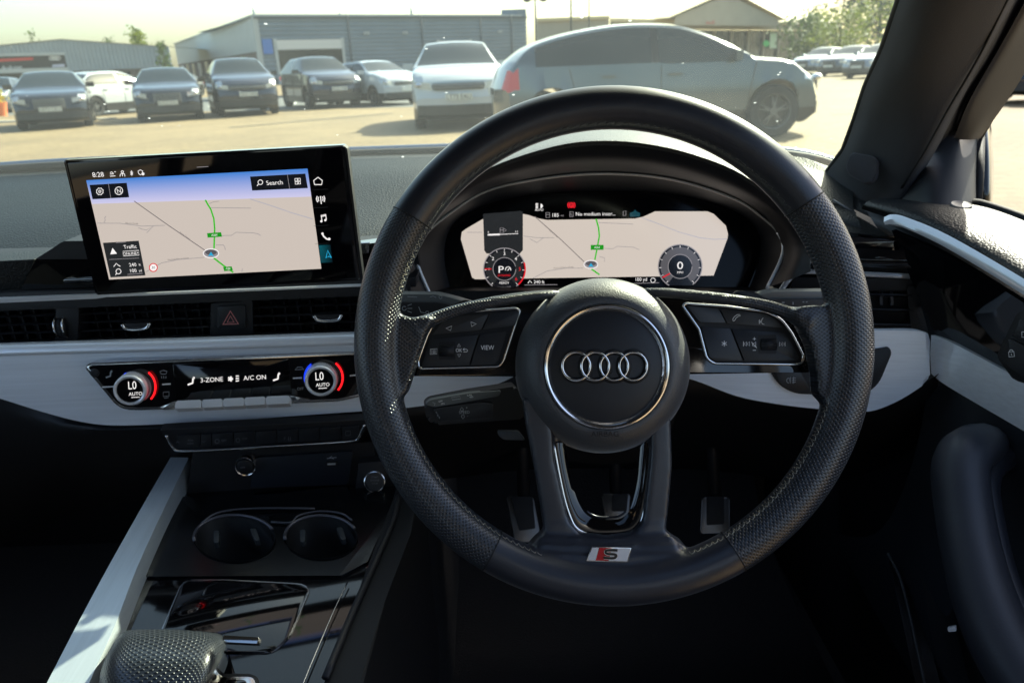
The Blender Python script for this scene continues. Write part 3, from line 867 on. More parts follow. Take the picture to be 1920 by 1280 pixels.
def car(shape, col, pos, heading, label, group='cars parked outside', plate=None):
    """heading: degrees, 0 = facing +x, -90 = facing the camera"""
    e = empty('parked_car', (pos.x, pos.y, 0), R(heading)); tag(e, label, 'car', group)
    for nm, me, m, subs in PROTO[shape]:
        o = bpy.data.objects.new(nm, me); COL.objects.link(o); o.parent = e
        if m == 'paint':
            o.material_slots[0].link = 'OBJECT'; o.material_slots[0].material = PAINT[col]
        for n2, me2 in (subs or []):
            o2 = bpy.data.objects.new(n2, me2); COL.objects.link(o2); o2.parent = o
    if plate:
        h = {'saloon': 2.25, 'suv': 2.25, 'hatch': 2.2, 'coupe': 2.475}[shape]; hood = {'saloon': .98, 'suv': 1.10, 'hatch': 1.0, 'coupe': 1.08}[shape]
        Vt, Ft = textgeo(plate); xs_ = [v[0] for v in Vt]; cx = (min(xs_)+max(xs_))/2; k = .47/(max(xs_)-min(xs_)); ys_ = [v[1] for v in Vt]; cy = (min(ys_)+max(ys_))/2
        me = bpy.data.meshes.new('plate_lettering'); me.from_pydata([(h+.0355, (x-cx)*k, hood-.47+(y-cy)*k*1.2) for x, y in Vt], [], Ft); me.materials.append(black_print)
        o = bpy.data.objects.new('plate_lettering', me); COL.objects.link(o); o.parent = e
    return e
def cpos(px, py, heading, half=2.2):
    """ground point of the nearest end -> centre of the car"""
    g = atz(px, py, 0); a = R(heading); return Vector((g.x-math.cos(a)*half, g.y-math.sin(a)*half, 0))
car('saloon', 'black', cpos(104, 243, -64), -64, 'black saloon facing the camera at the far left with a bright right headlight', plate='LR73 CKU')
car('hatch', 'white', cpos(252, 212, -112, -2.2)+Vector((0, 2, 0)), 70, 'white hatchback seen from behind between the two black saloons')
car('saloon', 'black', cpos(322, 228, -68), -68, 'black saloon facing the camera left of the bright blue car', plate='KX22 EVU')
car('hatch', 'blue', cpos(384, 195, -75)+Vector((0, 3.5, 0)), -75, 'bright blue hatchback mostly hidden behind the dark saloons')
car('suv', 'navy', cpos(472, 218, -66), -66, 'dark navy four by four with a slim grille facing the camera beside a blue car', plate='LM23 OXN')
car('saloon', 'pale', cpos(535, 186, -75)+Vector((0, 3, 0)), -75, 'pale silver saloon behind the dark navy four by four')
car('suv', 'navy', cpos(640, 203, -60), -60, 'dark blue four by four turned to the right left of the white hatchback', plate='GU21 XHF')
car('hatch', 'white', cpos(768, 197, -50), -50, 'white hatchback turned to the right, parked beside the white four by four')
car('suv', 'white', cpos(864, 244, -86), -86, 'white four by four facing the camera with its shadow on the tan paving', plate='LT73 EAU')
car('hatch', 'white', cpos(835, 165, -80)+Vector((0, 6, 0)), -80, 'white car roof just visible behind the white four by four')
car('suv', 'white', cpos(425, 178, -78)+Vector((0, 5, 0)), -78, 'white four by four far back between two dark cars')
car('hatch', 'pale', cpos(690, 168, -75)+Vector((0, 6, 0)), -75, 'silver hatchback roof behind the gap left of the white hatchback')
car('suv', 'pale', cpos(575, 172, -80)+Vector((0, 6, 0)), -80, 'pale four by four roof in front of the roller door')
car('saloon', 'grey', cpos(205, 196, -95)+Vector((0, 6, 0)), -95, 'small grey car far behind the left black saloon')
car('saloon', 'grey', cpos(-28, 215, -75), -75, 'dark grey car cut by the left edge behind the orange plant pot')
# large car across the view
g = atz(1236, 268, 0)
car('coupe', 'silver', g+Vector((.03, .95, 0)), 3, 'large blue-grey coupe-style four by four standing across the view, facing right')
# row at the right
for i, (px, py, hd, sh, cl, lb) in enumerate([
    (1502, 141, 215, 'saloon', 'pale', 'front-most silver saloon in the right-hand row, nearest the large car'),
    (1552, 144, 215, 'saloon', 'grey', 'grey saloon second in the right-hand row'),
    (1604, 148, 215, 'saloon', 'pale', 'silver saloon third in the right-hand row'),
    (1660, 153, 215, 'saloon', 'grey', 'grey saloon in the right-hand row cut by the windscreen pillar'),
    (1555, 120, 215, 'hatch', 'pale', 'pale hatchback in the rear line of the right-hand row'),
    (1500, 124, 215, 'hatch', 'white', 'small white hatchback at the far left end of the rear line at the right'),
    (1580, 132, 215, 'saloon', 'pale', 'silver saloon in the middle line of the right-hand row'),
    (1632, 136, 215, 'hatch', 'white', 'white hatchback in the middle line of the right-hand row near the pillar'),
    (1665, 125, 215, 'suv', 'pale', 'tall pale four by four behind the right-hand row beside the pillar'),
    (1610, 122, 215, 'hatch', 'grey', 'grey hatchback in the rear line of the right-hand row by the pillar')]):
    car(sh, cl, cpos(px, py, hd), hd, lb, group='cars in the right-hand row')
car('saloon', 'navy', atz(2010, 190, 0)+Vector((.6, .5, 0)), 190, 'dark blue car seen through the driver side window', 'cars parked outside')
# ================================================================== OWN CAR: glass and shell
def windglass():
    m, t, b = nmat('dusty_windscreen_glass')
    N = t.nodes; out = N['Material Output']; N.remove(b)
    tr = node(t, 'ShaderNodeBsdfTransparent', {0: (.76, .86, .74, 1)})
    gl = node(t, 'ShaderNodeBsdfGlossy', {'Color': (1, 1, 1, 1), 'Roughness': .02})
    fr = node(t, 'ShaderNodeFresnel', {'IOR': 1.13})
    m1 = node(t, 'ShaderNodeMixShader', {0: fr.outputs[0], 1: tr.outputs[0], 2: gl.outputs[0]})
    tl = node(t, 'ShaderNodeBsdfTranslucent', {0: (.80, .92, .86, 1)})
    tc = node(t, 'ShaderNodeTexCoord')
    v = node(t, 'ShaderNodeTexVoronoi', {'Vector': tc.outputs['Object'], 'Scale': 46.0, 'Randomness': 1.0})
    r = node(t, 'ShaderNodeMath', {0: v.outputs['Color'], 1: .10}, operation='MULTIPLY')
    lt = node(t, 'ShaderNodeMath', {0: v.outputs['Distance'], 1: r.outputs[0]}, operation='LESS_THAN')
    nb = node(t, 'ShaderNodeTexNoise', {'Vector': tc.outputs['Object'], 'Scale': 4.0, 'Detail': 6.0, 'Roughness': .7})
    th = node(t, 'ShaderNodeMapRange', {'Value': nb.outputs[0], 'From Min': .45, 'From Max': .62})
    sp = node(t, 'ShaderNodeMath', {0: lt.outputs[0], 1: th.outputs[0]}, operation='MULTIPLY')
    hz = node(t, 'ShaderNodeMapRange', {'Value': nb.outputs[0], 'From Min': .3, 'From Max': .7, 'To Min': HAZE*.8, 'To Max': HAZE*1.25})
    f = node(t, 'ShaderNodeMath', {0: sp.outputs[0], 1: .35, 2: hz.outputs[0]}, operation='MULTIPLY_ADD')
    m2 = node(t, 'ShaderNodeMixShader', {0: f.outputs[0], 1: m1.outputs[0], 2: tl.outputs[0]})
    t.links.new(m2.outputs[0], out.inputs['Surface'])
    return m
HAZE = .022
wgm = windglass()
def sideglass():
    m, t, b = nmat('clear_side_glass'); N = t.nodes; N.remove(b)
    tr = node(t, 'ShaderNodeBsdfTransparent', {0: (.74, .78, .76, 1)})
    gl = node(t, 'ShaderNodeBsdfGlossy', {'Color': (1, 1, 1, 1), 'Roughness': .02})
    fr = node(t, 'ShaderNodeFresnel', {'IOR': 1.3})
    m1 = node(t, 'ShaderNodeMixShader', {0: fr.outputs[0], 1: tr.outputs[0], 2: gl.outputs[0]})
    t.links.new(m1.outputs[0], N['Material Output'].inputs['Surface']); return m
sgm = sideglass()
def cw(x, y, z): return Vector((x, y, CAM.z+z))         # car coordinates, z relative to the eye
shell_m = mat('dark_car_shell', (.012, .013, .016), .6)
# windscreen: curved pane from the cowl to the roof header
wsc = tag(empty('windscreen', cw(-.3, 1.2, -.15)), 'dusty curved windscreen in front of the dashboard', 'windscreen')
rows = []
for k, (y, z) in enumerate(((1.215, -.165), (1.0, -.046), (.78, .077), (.56, .199))):
    rows.append([cw(-.31+s*(.80-.035*k*abs(s)), y-.10*s*s-(.02*k)*s*s, z) for s in (-1, -.5, 0, .5, 1)])
loft('pane', rows, wgm, wsc, 4, 4, conv=False)
# roof, rear, sides of the cabin
sh = tag(empty('cabin_shell', cw(-.31, 0, -.9)), 'dark roof lining, floor and rear of the car around the driver', 'car body')
for hx_, hy_, sx_, sy_ in ((-.31, .36, 1.24, .44), (-.31, -1.30, 1.24, .36), (-.84, -.48, .18, 1.28), (.22, -.48, .18, 1.28)):
    box('headliner', cw(hx_, hy_, .215), (sx_, sy_, .03), headl, sh)
mk('added_sunroof_glass', [cw(-.75, -1.12, .225), cw(.13, -1.12, .225), cw(.13, .16, .225), cw(-.75, .16, .225)], [(0, 1, 2, 3)], sgm, sh, smooth=False)  # roof opening added to let sky light brighten the cabin
box('cabin_floor', cw(-.31, -.1, -.86), (1.5, 2.7, .03), carpet, sh)
box('footwell_side', cw(.485, .72, -.60), (.03, 1.0, .66), darker, sh)
box('footwell_side', cw(-1.09, .72, -.60), (.03, 1.0, .66), darker, sh)
box('front_floor', cw(-.31, .75, -.875), (1.62, 1.0, .02), darker, sh)
box('bulkhead', cw(-.31, 1.24, -.60), (1.64, .03, .66), darker, sh)
box('rear_shelf', cw(-.31, -1.55, -.50), (1.5, .1, .72), shell_m, sh)
box('left_door_panel', cw(-1.06, -.1, -.52), (.05, 2.7, .72), shell_m, sh)
box('rear_door_panel', cw(.50, -.85, -.52), (.05, 1.1, .72), shell_m, sh)
for x in (-1.03, .47):
    box('centre_pillar', cw(x, -.40, .02), (.05, .12, .40), shell_m, sh)
    box('rear_pillar', cw(x*.93, -1.42, .02), (.06, .22, .42), shell_m, sh)
for s in (-1, 1):
    tube('roof_rail', [cw(-.31+s*.64, .52, .19), cw(-.31+s*.66, -.4, .215), cw(-.31+s*.64, -1.4, .19)], .04, headl, sh)
tube('left_windscreen_pillar', [cw(-1.09, 1.06, -.17), cw(-1.03, .80, .03), cw(-.96, .54, .19)], .045, headl, sh)
tube('roof_header', [cw(-.93, .52, .20), cw(-.31, .60, .20), cw(.31, .52, .20)], .03, headl, sh)
for x_, l_ in ((-.60, 'unseen fabric sun visor added on the passenger side to block sun'), (.08, 'unseen fabric sun visor added above the driver to block sun')):
    vz = tag(empty('unseen_sun_visor', cw(x_, .56, .18)), l_, 'sun visor')  # added out of view to keep sun off the console rail and selector
    box('visor_panel', cw(x_, .565, .165), (.42, .15, .016), headl, vz, bev=.005, Mx=Matrix.Rotation(R(-27), 3, 'X'))
    tube('visor_hinge', [cw(x_-.21, .50, .198), cw(x_+.21, .50, .198)], .006, dark, vz)
loft('bonnet', [[cw(-1.15, 1.30, -.38), cw(-.31, 1.36, -.33), cw(.53, 1.30, -.40)], [cw(-1.15, 1.8, -.42), cw(-.31, 1.85, -.38), cw(.53, 1.8, -.46)], [cw(-1.05, 2.3, -.55), cw(-.31, 2.45, -.52), cw(.43, 2.3, -.58)]],
     PAINT['black'], sh, conv=False)
for i, x in enumerate((-.62, .06)):   # seat backs, behind the camera, hold back light from the rear
    st_ = tag(empty('front_seat', cw(x, -.35, -.5)), ('black driver seat behind the camera' if i else 'black passenger seat beside the camera'), 'car seat')
    box('backrest', cw(x, -.52, -.22), (.50, .14, .60), leather, st_, bev=.04)
    box('seat_cushion', cw(x, -.18, -.58), (.50, .48, .14), leather, st_, bev=.04)
    box('headrest', cw(x, -.55, .14), (.26, .10, .17), leather, st_, bev=.04)

# ================================================================== DASHBOARD
dash = tag(empty('dashboard', cw(-.3, .8, -.3)), 'grained dark dashboard with silver trim running the width of the car', 'dashboard')
# upper pad, left of the instrument hood
loft('upper_pad', [
    [(-260, 330, 1.10), (-60, 324, 1.12), (120, 314, 1.14), (400, 301, 1.15), (700, 290, 1.15), (900, 284, 1.14), (1100, 280, 1.12), (1300, 282, 1.08), (1480, 292, 1.02), (1590, 325, .95)],
    [(-260, 374, .97), (-60, 366, .98), (120, 355, .99), (400, 336, 1.0), (700, 322, 1.0), (900, 318, 1.0), (1100, 315, 1.0), (1300, 318, .97), (1480, 328, .93), (1600, 358, .89)],
    [(-260, 440, .84), (-60, 428, .85), (120, 412, .86), (400, 396, .87), (700, 385, .88), (900, 380, .9), (1100, 375, .92), (1300, 370, .91), (1480, 368, .88), (1600, 388, .85)],
    [(-260, 510, .775), (-60, 497, .775), (60, 487, .775), (400, 455, .79), (700, 440, .80), (900, 430, .85), (1100, 420, .88), (1300, 410, .87), (1500, 405, .85), (1610, 412, .82)],
    [(-260, 545, .765), (-60, 532, .765), (60, 520, .765), (400, 475, .78), (700, 462, .79), (900, 450, .86), (1100, 450, .88), (1300, 440, .87), (1500, 440, .85), (1620, 440, .81)]],
    soft, dash, 5, 5)
# cowl strip under the glass
for nm, dy, dd, mm, rr_ in (('cowl_strip', 0, 1.165, chromed, .006), ('cowl_seal', 7, 1.15, rubber, .007)):
    tube(nm, [pt(x, y+dy, dd-.0001*abs(x-700)*.5) for x, y in cat([(-260, 322), (-60, 315), (120, 304), (400, 292), (700, 281), (900, 275), (1200, 272), (1480, 284), (1600, 315)], 5)], rr_, mm, dash)
P0 = Panel(350, 560, .735, vyaw(0))
PL = Panel(350, 600, .735, vyaw(0))
# solid body of the fascia behind everything
plate('fascia', PL, [(-300, 500), (780, 462), (800, 560), (760, 800), (-300, 830)], dark, dash, w=-.03, th=.06, bev=0)
# dark shoulder pieces either side of the screen
plate('shoulder_cover', P0, rp([(-300, 520), (-300, 505), (65, 486), (38, 545), (-300, 561)], 2), soft, dash, w=.001, th=.04, bev=.002)
plate('gloss_insert', P0, rp([(66, 488), (118, 452), (300, 450), (300, 535), (38, 543)], [2, 8, 0, 0, 2]), gloss, dash, w=.004, th=.03, bev=.003)
plate('gloss_lip', P0, rp([(66, 486), (120, 452), (300, 450), (300, 486)], 2), dark, dash, w=.010, th=.03, bev=.002)
loft('gloss_fin', [[(82, 512, .735), (200, 500, .715), (300, 498, .71)], [(70, 524, .735), (200, 522, .705), (300, 515, .70)], [(60, 535, .735), (200, 528, .712), (300, 522, .71)]], gloss, dash)
# right of the screen, behind the rim
plate('vent_insert', P0, [(648, 462), (760, 448), (780, 470), (760, 535), (648, 540)], gloss, dash, w=.002, th=.02, bev=0)
plate('insert_badge', P0, [(676, 456), (692, 455), (692, 475), (676, 476)], chromed, dash, w=.008, th=.004)
# chrome line above the vents
def strip(nm, pan, top, bot, m, par, w=.006, th=.006, bev=.0008):
    return plate(nm, pan, top+list(reversed(bot)), m, par, w, th, bev)
strip('upper_ledge', P0, [(-300, 560), (300, 540), (780, 520)], [(-300, 577), (300, 556), (780, 538)], dark, dash, w=.012, th=.03)
strip('chrome_line', P0, [(-300, 572.5), (0, 559), (180, 552), (200, 552), (670, 534), (760, 531)], [(-300, 582), (0, 568), (180, 560), (200, 557), (670, 537.5), (760, 534.5)], satin_m, dash, w=.016, th=.01)
strip('vent_brow', P0, [(-300, 583), (0, 569), (190, 559), (670, 539), (770, 535)], [(-300, 600), (0, 583), (190, 575), (670, 555), (770, 550)], dark, dash, w=.013, th=.02)
# ---- air vents
slat_m = mat('slat_plastic', (.022, .025, .032), .4)
def vent(name, label, x0, x1, yt, yb, handle, nsl=4):
    """yt, yb: functions of px giving the top and bottom edge"""
    v = tag(empty(name, P0.P((x0+x1)/2, (yt(x0)+yb(x0))/2, 0)), label, 'air vent', 'air vents in the dashboard')
    plate('vent_back', P0, [(x0, yt(x0)), (x1, yt(x1)), (x1, yb(x1)), (x0, yb(x0))], darker, v, w=-.022, th=.004, bev=0)
    for i in range(nsl):
        f = (i+.6)/nsl
        a, b = yt(x0)+(yb(x0)-yt(x0))*f, yt(x1)+(yb(x1)-yt(x1))*f
        A, B = P0.P(x0, a, 0), P0.P(x1, b, 0); d = (B-A); L = d.length
        V = []; prof = [(.004, .0006), (.006, 0), (.004, -.0008), (-.018, -.006), (-.018, -.0045)]
        for q in (A, B):
            for o, h in prof: V.append(q+Vector((0, -o, h)))
        n = len(prof); Fc = [(k, (k+1) % n, n+(k+1) % n, n+k) for k in range(n)]+[tuple(range(n)), tuple(range(2*n-1, n-1, -1))]
        mk('slat', V, Fc, slat_m, v, smooth=False)
    k = x0+18
    while k < x1-8:
        a = P0.P(k, yt(k), -.012); b = P0.P(k, yb(k), -.012)
        vv, ff = boxv((a+b)/2, (.0015, .012, (a-b).length)); mk('vane', vv, ff, darker, v, smooth=False); k += 22 if name == 'x' else 24
    if handle:
        hx, hy, hw = handle
        pth = cat([(hx-hw, hy-4), (hx-hw*.75, hy+4), (hx, hy+6), (hx+hw*.75, hy+3), (hx+hw, hy-6)], 5)
        tube('chrome_tab', [P0.P(x, y, .014) for x, y in pth], .0018, chrome, v, n=8)
        plate('tab', P0, rp([(hx-hw, hy-5), (hx+hw, hy-7), (hx+hw*.7, hy+3), (hx-hw*.7, hy+5)], 3), dark, v, w=.014, th=.012)
    return v
yt = lambda x: 582-.036*x
yb = lambda x: 645.5-.032*x
vent('air_vent', 'left air vent with small ribs at the edge of the photo, left of the thumbwheel', -300, 108, yt, yb, None, 4)
vent('air_vent', 'middle-left air vent with a chrome tab, left of the hazard button', 147, 396, yt, yb, (255, 612, 26), 4)
vent('air_vent', 'air vent with chrome tab right of the hazard button', 474, 700, yt, yb, (615, 596, 26), 4)
strip('vent_frame', P0, [(104, 575), (148, 573)], [(103, 644), (146, 641)], dark, dash, w=.008, th=.03)
tw = tag(empty('vent_thumbwheel', P0.P(122, 612, .01)), 'upright black thumbwheel with chrome edges between two air vents', 'thumbwheel')
V, Fc = [], []
c = P0.P(122, 610, .002)
tube('wheel_body', [c+Vector((-.0035, 0, 0)), c+Vector((.0035, 0, 0))], .0115, darker, tw, n=28)
for s in (-1, 1): tube('chrome_rim', [c+Vector((s*.0042, -math.cos(a)*.0122, math.sin(a)*.0122)) for a in [R(-75+150*i/16) for i in range(17)]], .0009, chrome, tw, n=6)
for i in range(9):
    a = R(-60+120*i/8); vv, ff = boxv(c+Vector((0, -math.cos(a)*.0117, math.sin(a)*.0117)), (.006, .0006, .0006), Mx=None); mk('ridge', vv, ff, dark, tw, smooth=False)
hz = tag(empty('hazard_switch', P0.P(433, 597, .01)), 'square black hazard switch with red triangle between the vents', 'switch')
plate('surround', P0, rp([(395, 569), (473, 563), (474, 629), (394, 632)], 3), dark, hz, w=.007, th=.03, bev=.001)
plate('button', P0, rp([(407, 575), (460, 572), (460, 615), (408, 618)], 5), btnm, hz, w=.0095, th=.006, bev=.001)
stroke(P0, [['c', (432, 583), (447, 607), (418, 608)]], 2.6, mat('hazard_print', (.62, .22, .22), .5), hz, w=.0099)
stroke(P0, [['c', (432, 592), (439, 604), (426, 604.5)]], 2.0, MATS['hazard_print'], hz, w=.0099)
# ---- silver trim, left part
trim_top = cat([(-300, 659), (-120, 652), (0, 647), (200, 641), (400, 635), (660, 626), (720, 624)], 5)
low_l = cat([(-300, 660+20), (-120, 712), (0, 747), (80, 772), (150, 790), (210, 797), (300, 795), (450, 787), (600, 776), (720, 768)], 5)
PT = Panel(350, 700, .722, vyaw(0, 9))
o = plate('aluminium_trim', PT, trim_top+list(reversed(low_l)), alu, dash, w=0, th=.012, bev=.004, seg=4)
loft('trim_upper_bevel', [[tuple(PT.P(x, y-1, -.012)) for x, y in trim_top[::3]], [tuple(PT.P(x, y+1, .0)) for x, y in trim_top[::3]], [tuple(PT.P(x, y+16, .0036)) for x, y in trim_top[::3]], [tuple(PT.P(x, y+21, .0008)) for x, y in trim_top[::3]]], alu, dash, 2, 4, conv=False)
# trim piece showing through the lower left of the wheel, then the right-hand part
PT2 = Panel(1500, 680, .730, vyaw(-10, 9))
rt = cat([(1240, 636), (1400, 628), (1520, 622), (1640, 620), (1715, 620), (1742, 626)], 4)+[(1746, 640)]
rb_ = cat([(1744, 700), (1738, 716), (1690, 748), (1640, 769), (1600, 771), (1520, 765), (1450, 756), (1380, 742), (1300, 712), (1240, 700)], 4)
plate('aluminium_trim', PT2, rt+rb_, alu, dash, w=0, th=.012, bev=.004, seg=4)
PT3 = Panel(860, 730, .722, vyaw(0, 9))
plate('aluminium_trim', PT3, cat([(722, 640), (800, 640), (962, 650)], 4)+cat([(962, 708), (900, 732), (820, 756), (722, 769)], 4), alu, dash, w=-.001, th=.010, bev=.003)
# light switch in the trim, right
ls_ = tag(empty('light_switch_panel', PT2.P(1560, 690, 0)), 'dark rounded light switch panel in the silver trim right of the wheel', 'switch panel')
plate('switch_face', PT2, rp([(1440, 690), (1668, 650), (1672, 662), (1648, 720), (1618, 742), (1490, 738), (1460, 722)], [0, 10, 8, 18, 16, 22, 16]), dark, ls_, w=.003, th=.006, bev=.0012)
plate('button', PT2, rp([(1452, 698), (1500, 695), (1520, 730), (1490, 735), (1466, 722)], 6), btnm, ls_, w=.005, th=.004)
stroke(PT2, [circ(1480, 713, 5, 10, 100, 260)+[(1482, 719), (1482, 707)], [(1485, 709), (1492, 708)], [(1485, 713), (1492, 712)], [(1485, 717), (1492, 716)], [(1488, 706), (1487, 719)]], 1.1, grey_print, ls_, w=.0055)
# ---- lower dashboard (black)
loft('lower_dash', [[(-300, 672, .75), (0, 742, .75), (150, 788, .745), (300, 792, .74), (500, 780, .74), (800, 750, .745), (1000, 690, .77), (1300, 690, .77), (1500, 760, .76), (1650, 765, .74), (1760, 700, .72)],
                    [(-300, 760, .79), (0, 800, .77), (150, 815, .745), (300, 812, .74), (500, 800, .74), (800, 790, .76), (1000, 750, .79), (1300, 750, .79), (1500, 790, .79), (1650, 795, .77), (1760, 740, .75)],
                    [(-300, 950, .86), (0, 920, .86), (150, 890, .85), (300, 880, .80), (500, 850, .79), (800, 850, .88), (1000, 830, .92), (1300, 830, .92), (1500, 860, .92), (1650, 860, .90), (1780, 820, .86)],
                    [(-300, 1100, 1.0), (0, 1020, 1.05), (150, 960, 1.05), (300, 930, .95), (500, 900, .9), (800, 900, 1.05), (1000, 880, 1.1), (1300, 880, 1.1), (1500, 900, 1.1), (1650, 900, 1.05), (1780, 880, .98)]],
     darker, dash, 4, 4)

# ================================================================== CLIMATE PANEL
PC = Panel(430, 710, .716, vyaw(3, 9))
cl = tag(empty('climate_control_panel', PC.P(430, 710, 0)), 'angular gloss-black climate panel with two round dials set in the silver trim', 'climate control')
fr = rp([(158, 688), (168, 680), (700, 659), (706, 735), (640, 752), (260, 769), (224, 767)], [6, 8, 4, 10, 14, 14, 22])
plate('chrome_surround', PC, [(x, y) for x, y in fr], chromed, cl, w=.0036, th=.008, bev=.0012)
def inset(pts, d):
    n = len(pts); out = []
    area = sum(pts[i-1][0]*pts[i][1]-pts[i][0]*pts[i-1][1] for i in range(n))
    s = 1 if area > 0 else -1
    for i in range(n):
        a, b, c = Vector(pts[i-1]), Vector(pts[i]), Vector(pts[(i+1) % n])
        t = (c-a).normalized(); out.append((b.x - s*t.y*d*1.0, b.y + s*t.x*d*1.0))
    return out
plate('panel_edge', PC, inset(fr, 2.6), chrome, cl, w=.0042, th=.003, bev=.0004)
plate('panel_face', PC, inset(fr, 5), gloss, cl, w=.0050, th=.003, bev=.0004)
plate('display_window', PC, rp([(323, 683), (541, 671), (547, 739), (330, 750)], 3), glassblk, cl, w=.0058, th=.002, bev=.0003)
PKy = Panel(437, 756, .700, vyaw(3, 48))
for x0, x1, sy in ((330, 377, 0), (378.5, 417, -2), (418.5, 457, -4), (458.5, 497, -6), (498.5, 543, -8)):
    plate('silver_key', PKy, rp([(x0, 751+sy), (x1, 749+sy), (x1, 764+sy), (x0-3*(x0 < 340), 766+sy)], 3), satin_m, cl, w=0, th=.008, bev=.0022, seg=3)
plate('key_wing', PC, rp([(299, 763), (329, 752), (328, 768), (306, 768)], 2), chrome, cl, w=.007, th=.004, bev=.001)
plate('key_wing', PC, rp([(544, 741), (582, 749), (570, 753), (544, 757)], 2), chrome, cl, w=.007, th=.004, bev=.001)
sl_ = -.055
for s_, x, y, h_ in (('3-ZONE', 397, 711.5, 8.5), ('A/C ON', 477.5, 707.5, 8.5)):
    text(PC, s_, x, y, h_, E['hi'], cl, w=.0062, slope=sl_)
def seat_icon(x, y, s=1, m=None, fl=1, par=None, pan=None, w=.0063):
    stroke(pan or PC, [[(x+fl*3*s, y-7*s), (x+fl*2*s, y+2*s), (x-fl*7*s, y+5*s)]], 3.2*s, m or E['hi'], par or cl, w=w)
    stroke(pan or PC, [circ(x+fl*4.5*s, y-8*s, 1.4*s, 8)+[(x+fl*5*s, y-8*s)]], 1.6*s, m or E['hi'], par or cl, w=w)
seat_icon(359, 716); seat_icon(519, 708)
stroke(PC, [[(432+5*math.cos(a), 710+5*math.sin(a)), (432, 710)] for a in [R(k*72) for k in range(5)]], 3, E['hi'], cl, w=.0063)
stroke(PC, [[(442, 705), (448, 704.5)], [(442, 709.5), (448, 709)], [(442, 714), (448, 713.5)]], 2.2, E['hi'], cl, w=.0063)
def dial(cx, cy, r, blue):
    nrm = (PC.N+Vector((.10, 0, .02))).normalized(); s = PC.scale(cx, cy); c = PC.P(cx, cy, .004)
    d = empty('dial', (0, 0, 0)); d.parent = cl; d.matrix_parent_inverse = parent_world(cl).inverted() if False else Matrix.Identity(4)
    bpy.data.objects.remove(d)
    k = lathe('dial', c, nrm, [(r*s*1.05, -.003), (r*s*1.03, .004), (r*s, .011), (r*s*.97, .0145), (r*s*.90, .0155), (r*s*.80, .0150), (r*s*.77, .0135)], satin_m, cl, n=72)
    lathe('dial_face', c+nrm*.0136, nrm, [(r*s*.765, 0), (r*s*.76, .0006)], glassblk, k, n=48)
    q = Panel(cx, cy, 1, nrm); q.o = c+nrm*.0146
    ox, oy = -3.5, 1.5
    ex = cx+ox*0; ey = cy
    # knurled skirt
    V, Fc = merge([boxv(c+nrm*.006+(RT*math.cos(R(a))+UP*math.sin(R(a)))*r*s*1.02, (.0006, .006, .0006)) for a in range(0, 360, 6)])
    o_ = mk('knurling', V, Fc, chromed, k, smooth=False); kind(o_, 'stuff')
    text(q, 'L0', ex-5, ey-3, 15, E['hi'], k, slope=sl_, sx=.8)
    text(q, 'AUTO', ex+1, ey+13, 6.5, E['hi'], k, slope=sl_)
    stroke(q, [[(ex-7, ey+20), (ex+9, ey+19)]], 1.2, E['hi'], k)
    # glowing arcs at the foot of the dial
    b = Panel(cx, cy, 1, PC.N); b.o = PC.P(cx, cy, .0075)
    stroke(b, [circ(cx+4, cy, r+5.5, 16, -52, 42)], 3.6, E['knobred'], cl, w=0, name='red_arc')
    if blue: stroke(b, [circ(cx-1, cy, r+3, 12, 165, 232)], 3, E['knobblue'], cl, w=0, name='blue_arc')
    else: stroke(b, [circ(cx+1, cy, r+2, 8, 205, 236)], 3, E['knobblue'], cl, w=0, name='blue_arc')
dial(253, 725, 29, False); dial(604, 708, 29, True)
seat_icon(205, 703, .9, grey_print)
stroke(PC, [[(191, 725.5), (215, 724.5)], [(304, 720.5), (320, 719.5)], [(549, 709), (566, 708)], [(656, 704), (668, 703)]], 2.6, white_print, cl, w=.0057, name='indicator_bar')
stroke(PC, [['c', (300, 696), (306, 694), (313, 696), (311, 701), (302, 701)], [(303, 705), (303, 709)], [(307, 705), (307, 709)], [(311, 705), (311, 709)],
            ['c', (306, 735), (317, 734), (317, 742), (306, 743)], [(308, 746), (316, 745)], ['c', (553, 693), (558, 688), (566, 688), (570, 692)]], 1.2, grey_print, cl, w=.0057)
text(PC, 'OFF', 563, 728.5, 5, grey_print, cl, w=.0057, slope=sl_)
lathe('round_button', PC.P(178, 698.5, .005), PC.N, [(.0042, 0), (.004, .0015), (.0028, .0018), (.0026, .001)], btnm, cl, n=24)

# ================================================================== LOWER SWITCH ROW
PB = Panel(500, 825, .725, vyaw(3, -12))
sr_ = tag(empty('lower_switch_row', PB.P(500, 825, 0)), 'row of black push buttons underlined by a thin chrome strip below the climate panel', 'switch row')
plate('row_face', PB, rp([(300, 806), (692, 786), (690, 800), (672, 828), (332, 846), (318, 832)], [2, 2, 4, 8, 10, 6]), dark, sr_, w=0, th=.01, bev=.001)
xs_ = [330, 376, 397, 438, 478, 519, 559, 599, 640, 674]
for a, b in zip(xs_[:-1], xs_[1:]):
    ty = lambda x: 817-(x-330)*.052; by = lambda x: 840-(x-330)*.052
    plate('push_button', PB, rp([(a+.8, ty(a)), (b-.8, ty(b)), (b-.8-3*(b > 670), by(b)), (a+.8+3*(a < 331), by(a))], 1.5), btnm, sr_, w=.0025, th=.004, bev=.0006)
tube('chrome_strip', [PB.P(x, y, .004) for x, y in cat([(312, 816), (316, 826), (324, 838), (336, 844), (400, 843), (500, 837), (600, 831), (662, 826), (672, 820), (678, 808), (684, 796)], 5)], .0014, chrome, sr_, n=8)
tp = lambda x: 829-(x-330)*.052
text(PB, 'drive', 357, tp(357)-3, 3.6, dim_print, sr_, w=.0028, slope=sl_); text(PB, 'select', 357, tp(357)+3, 3.6, dim_print, sr_, w=.0028, slope=sl_)
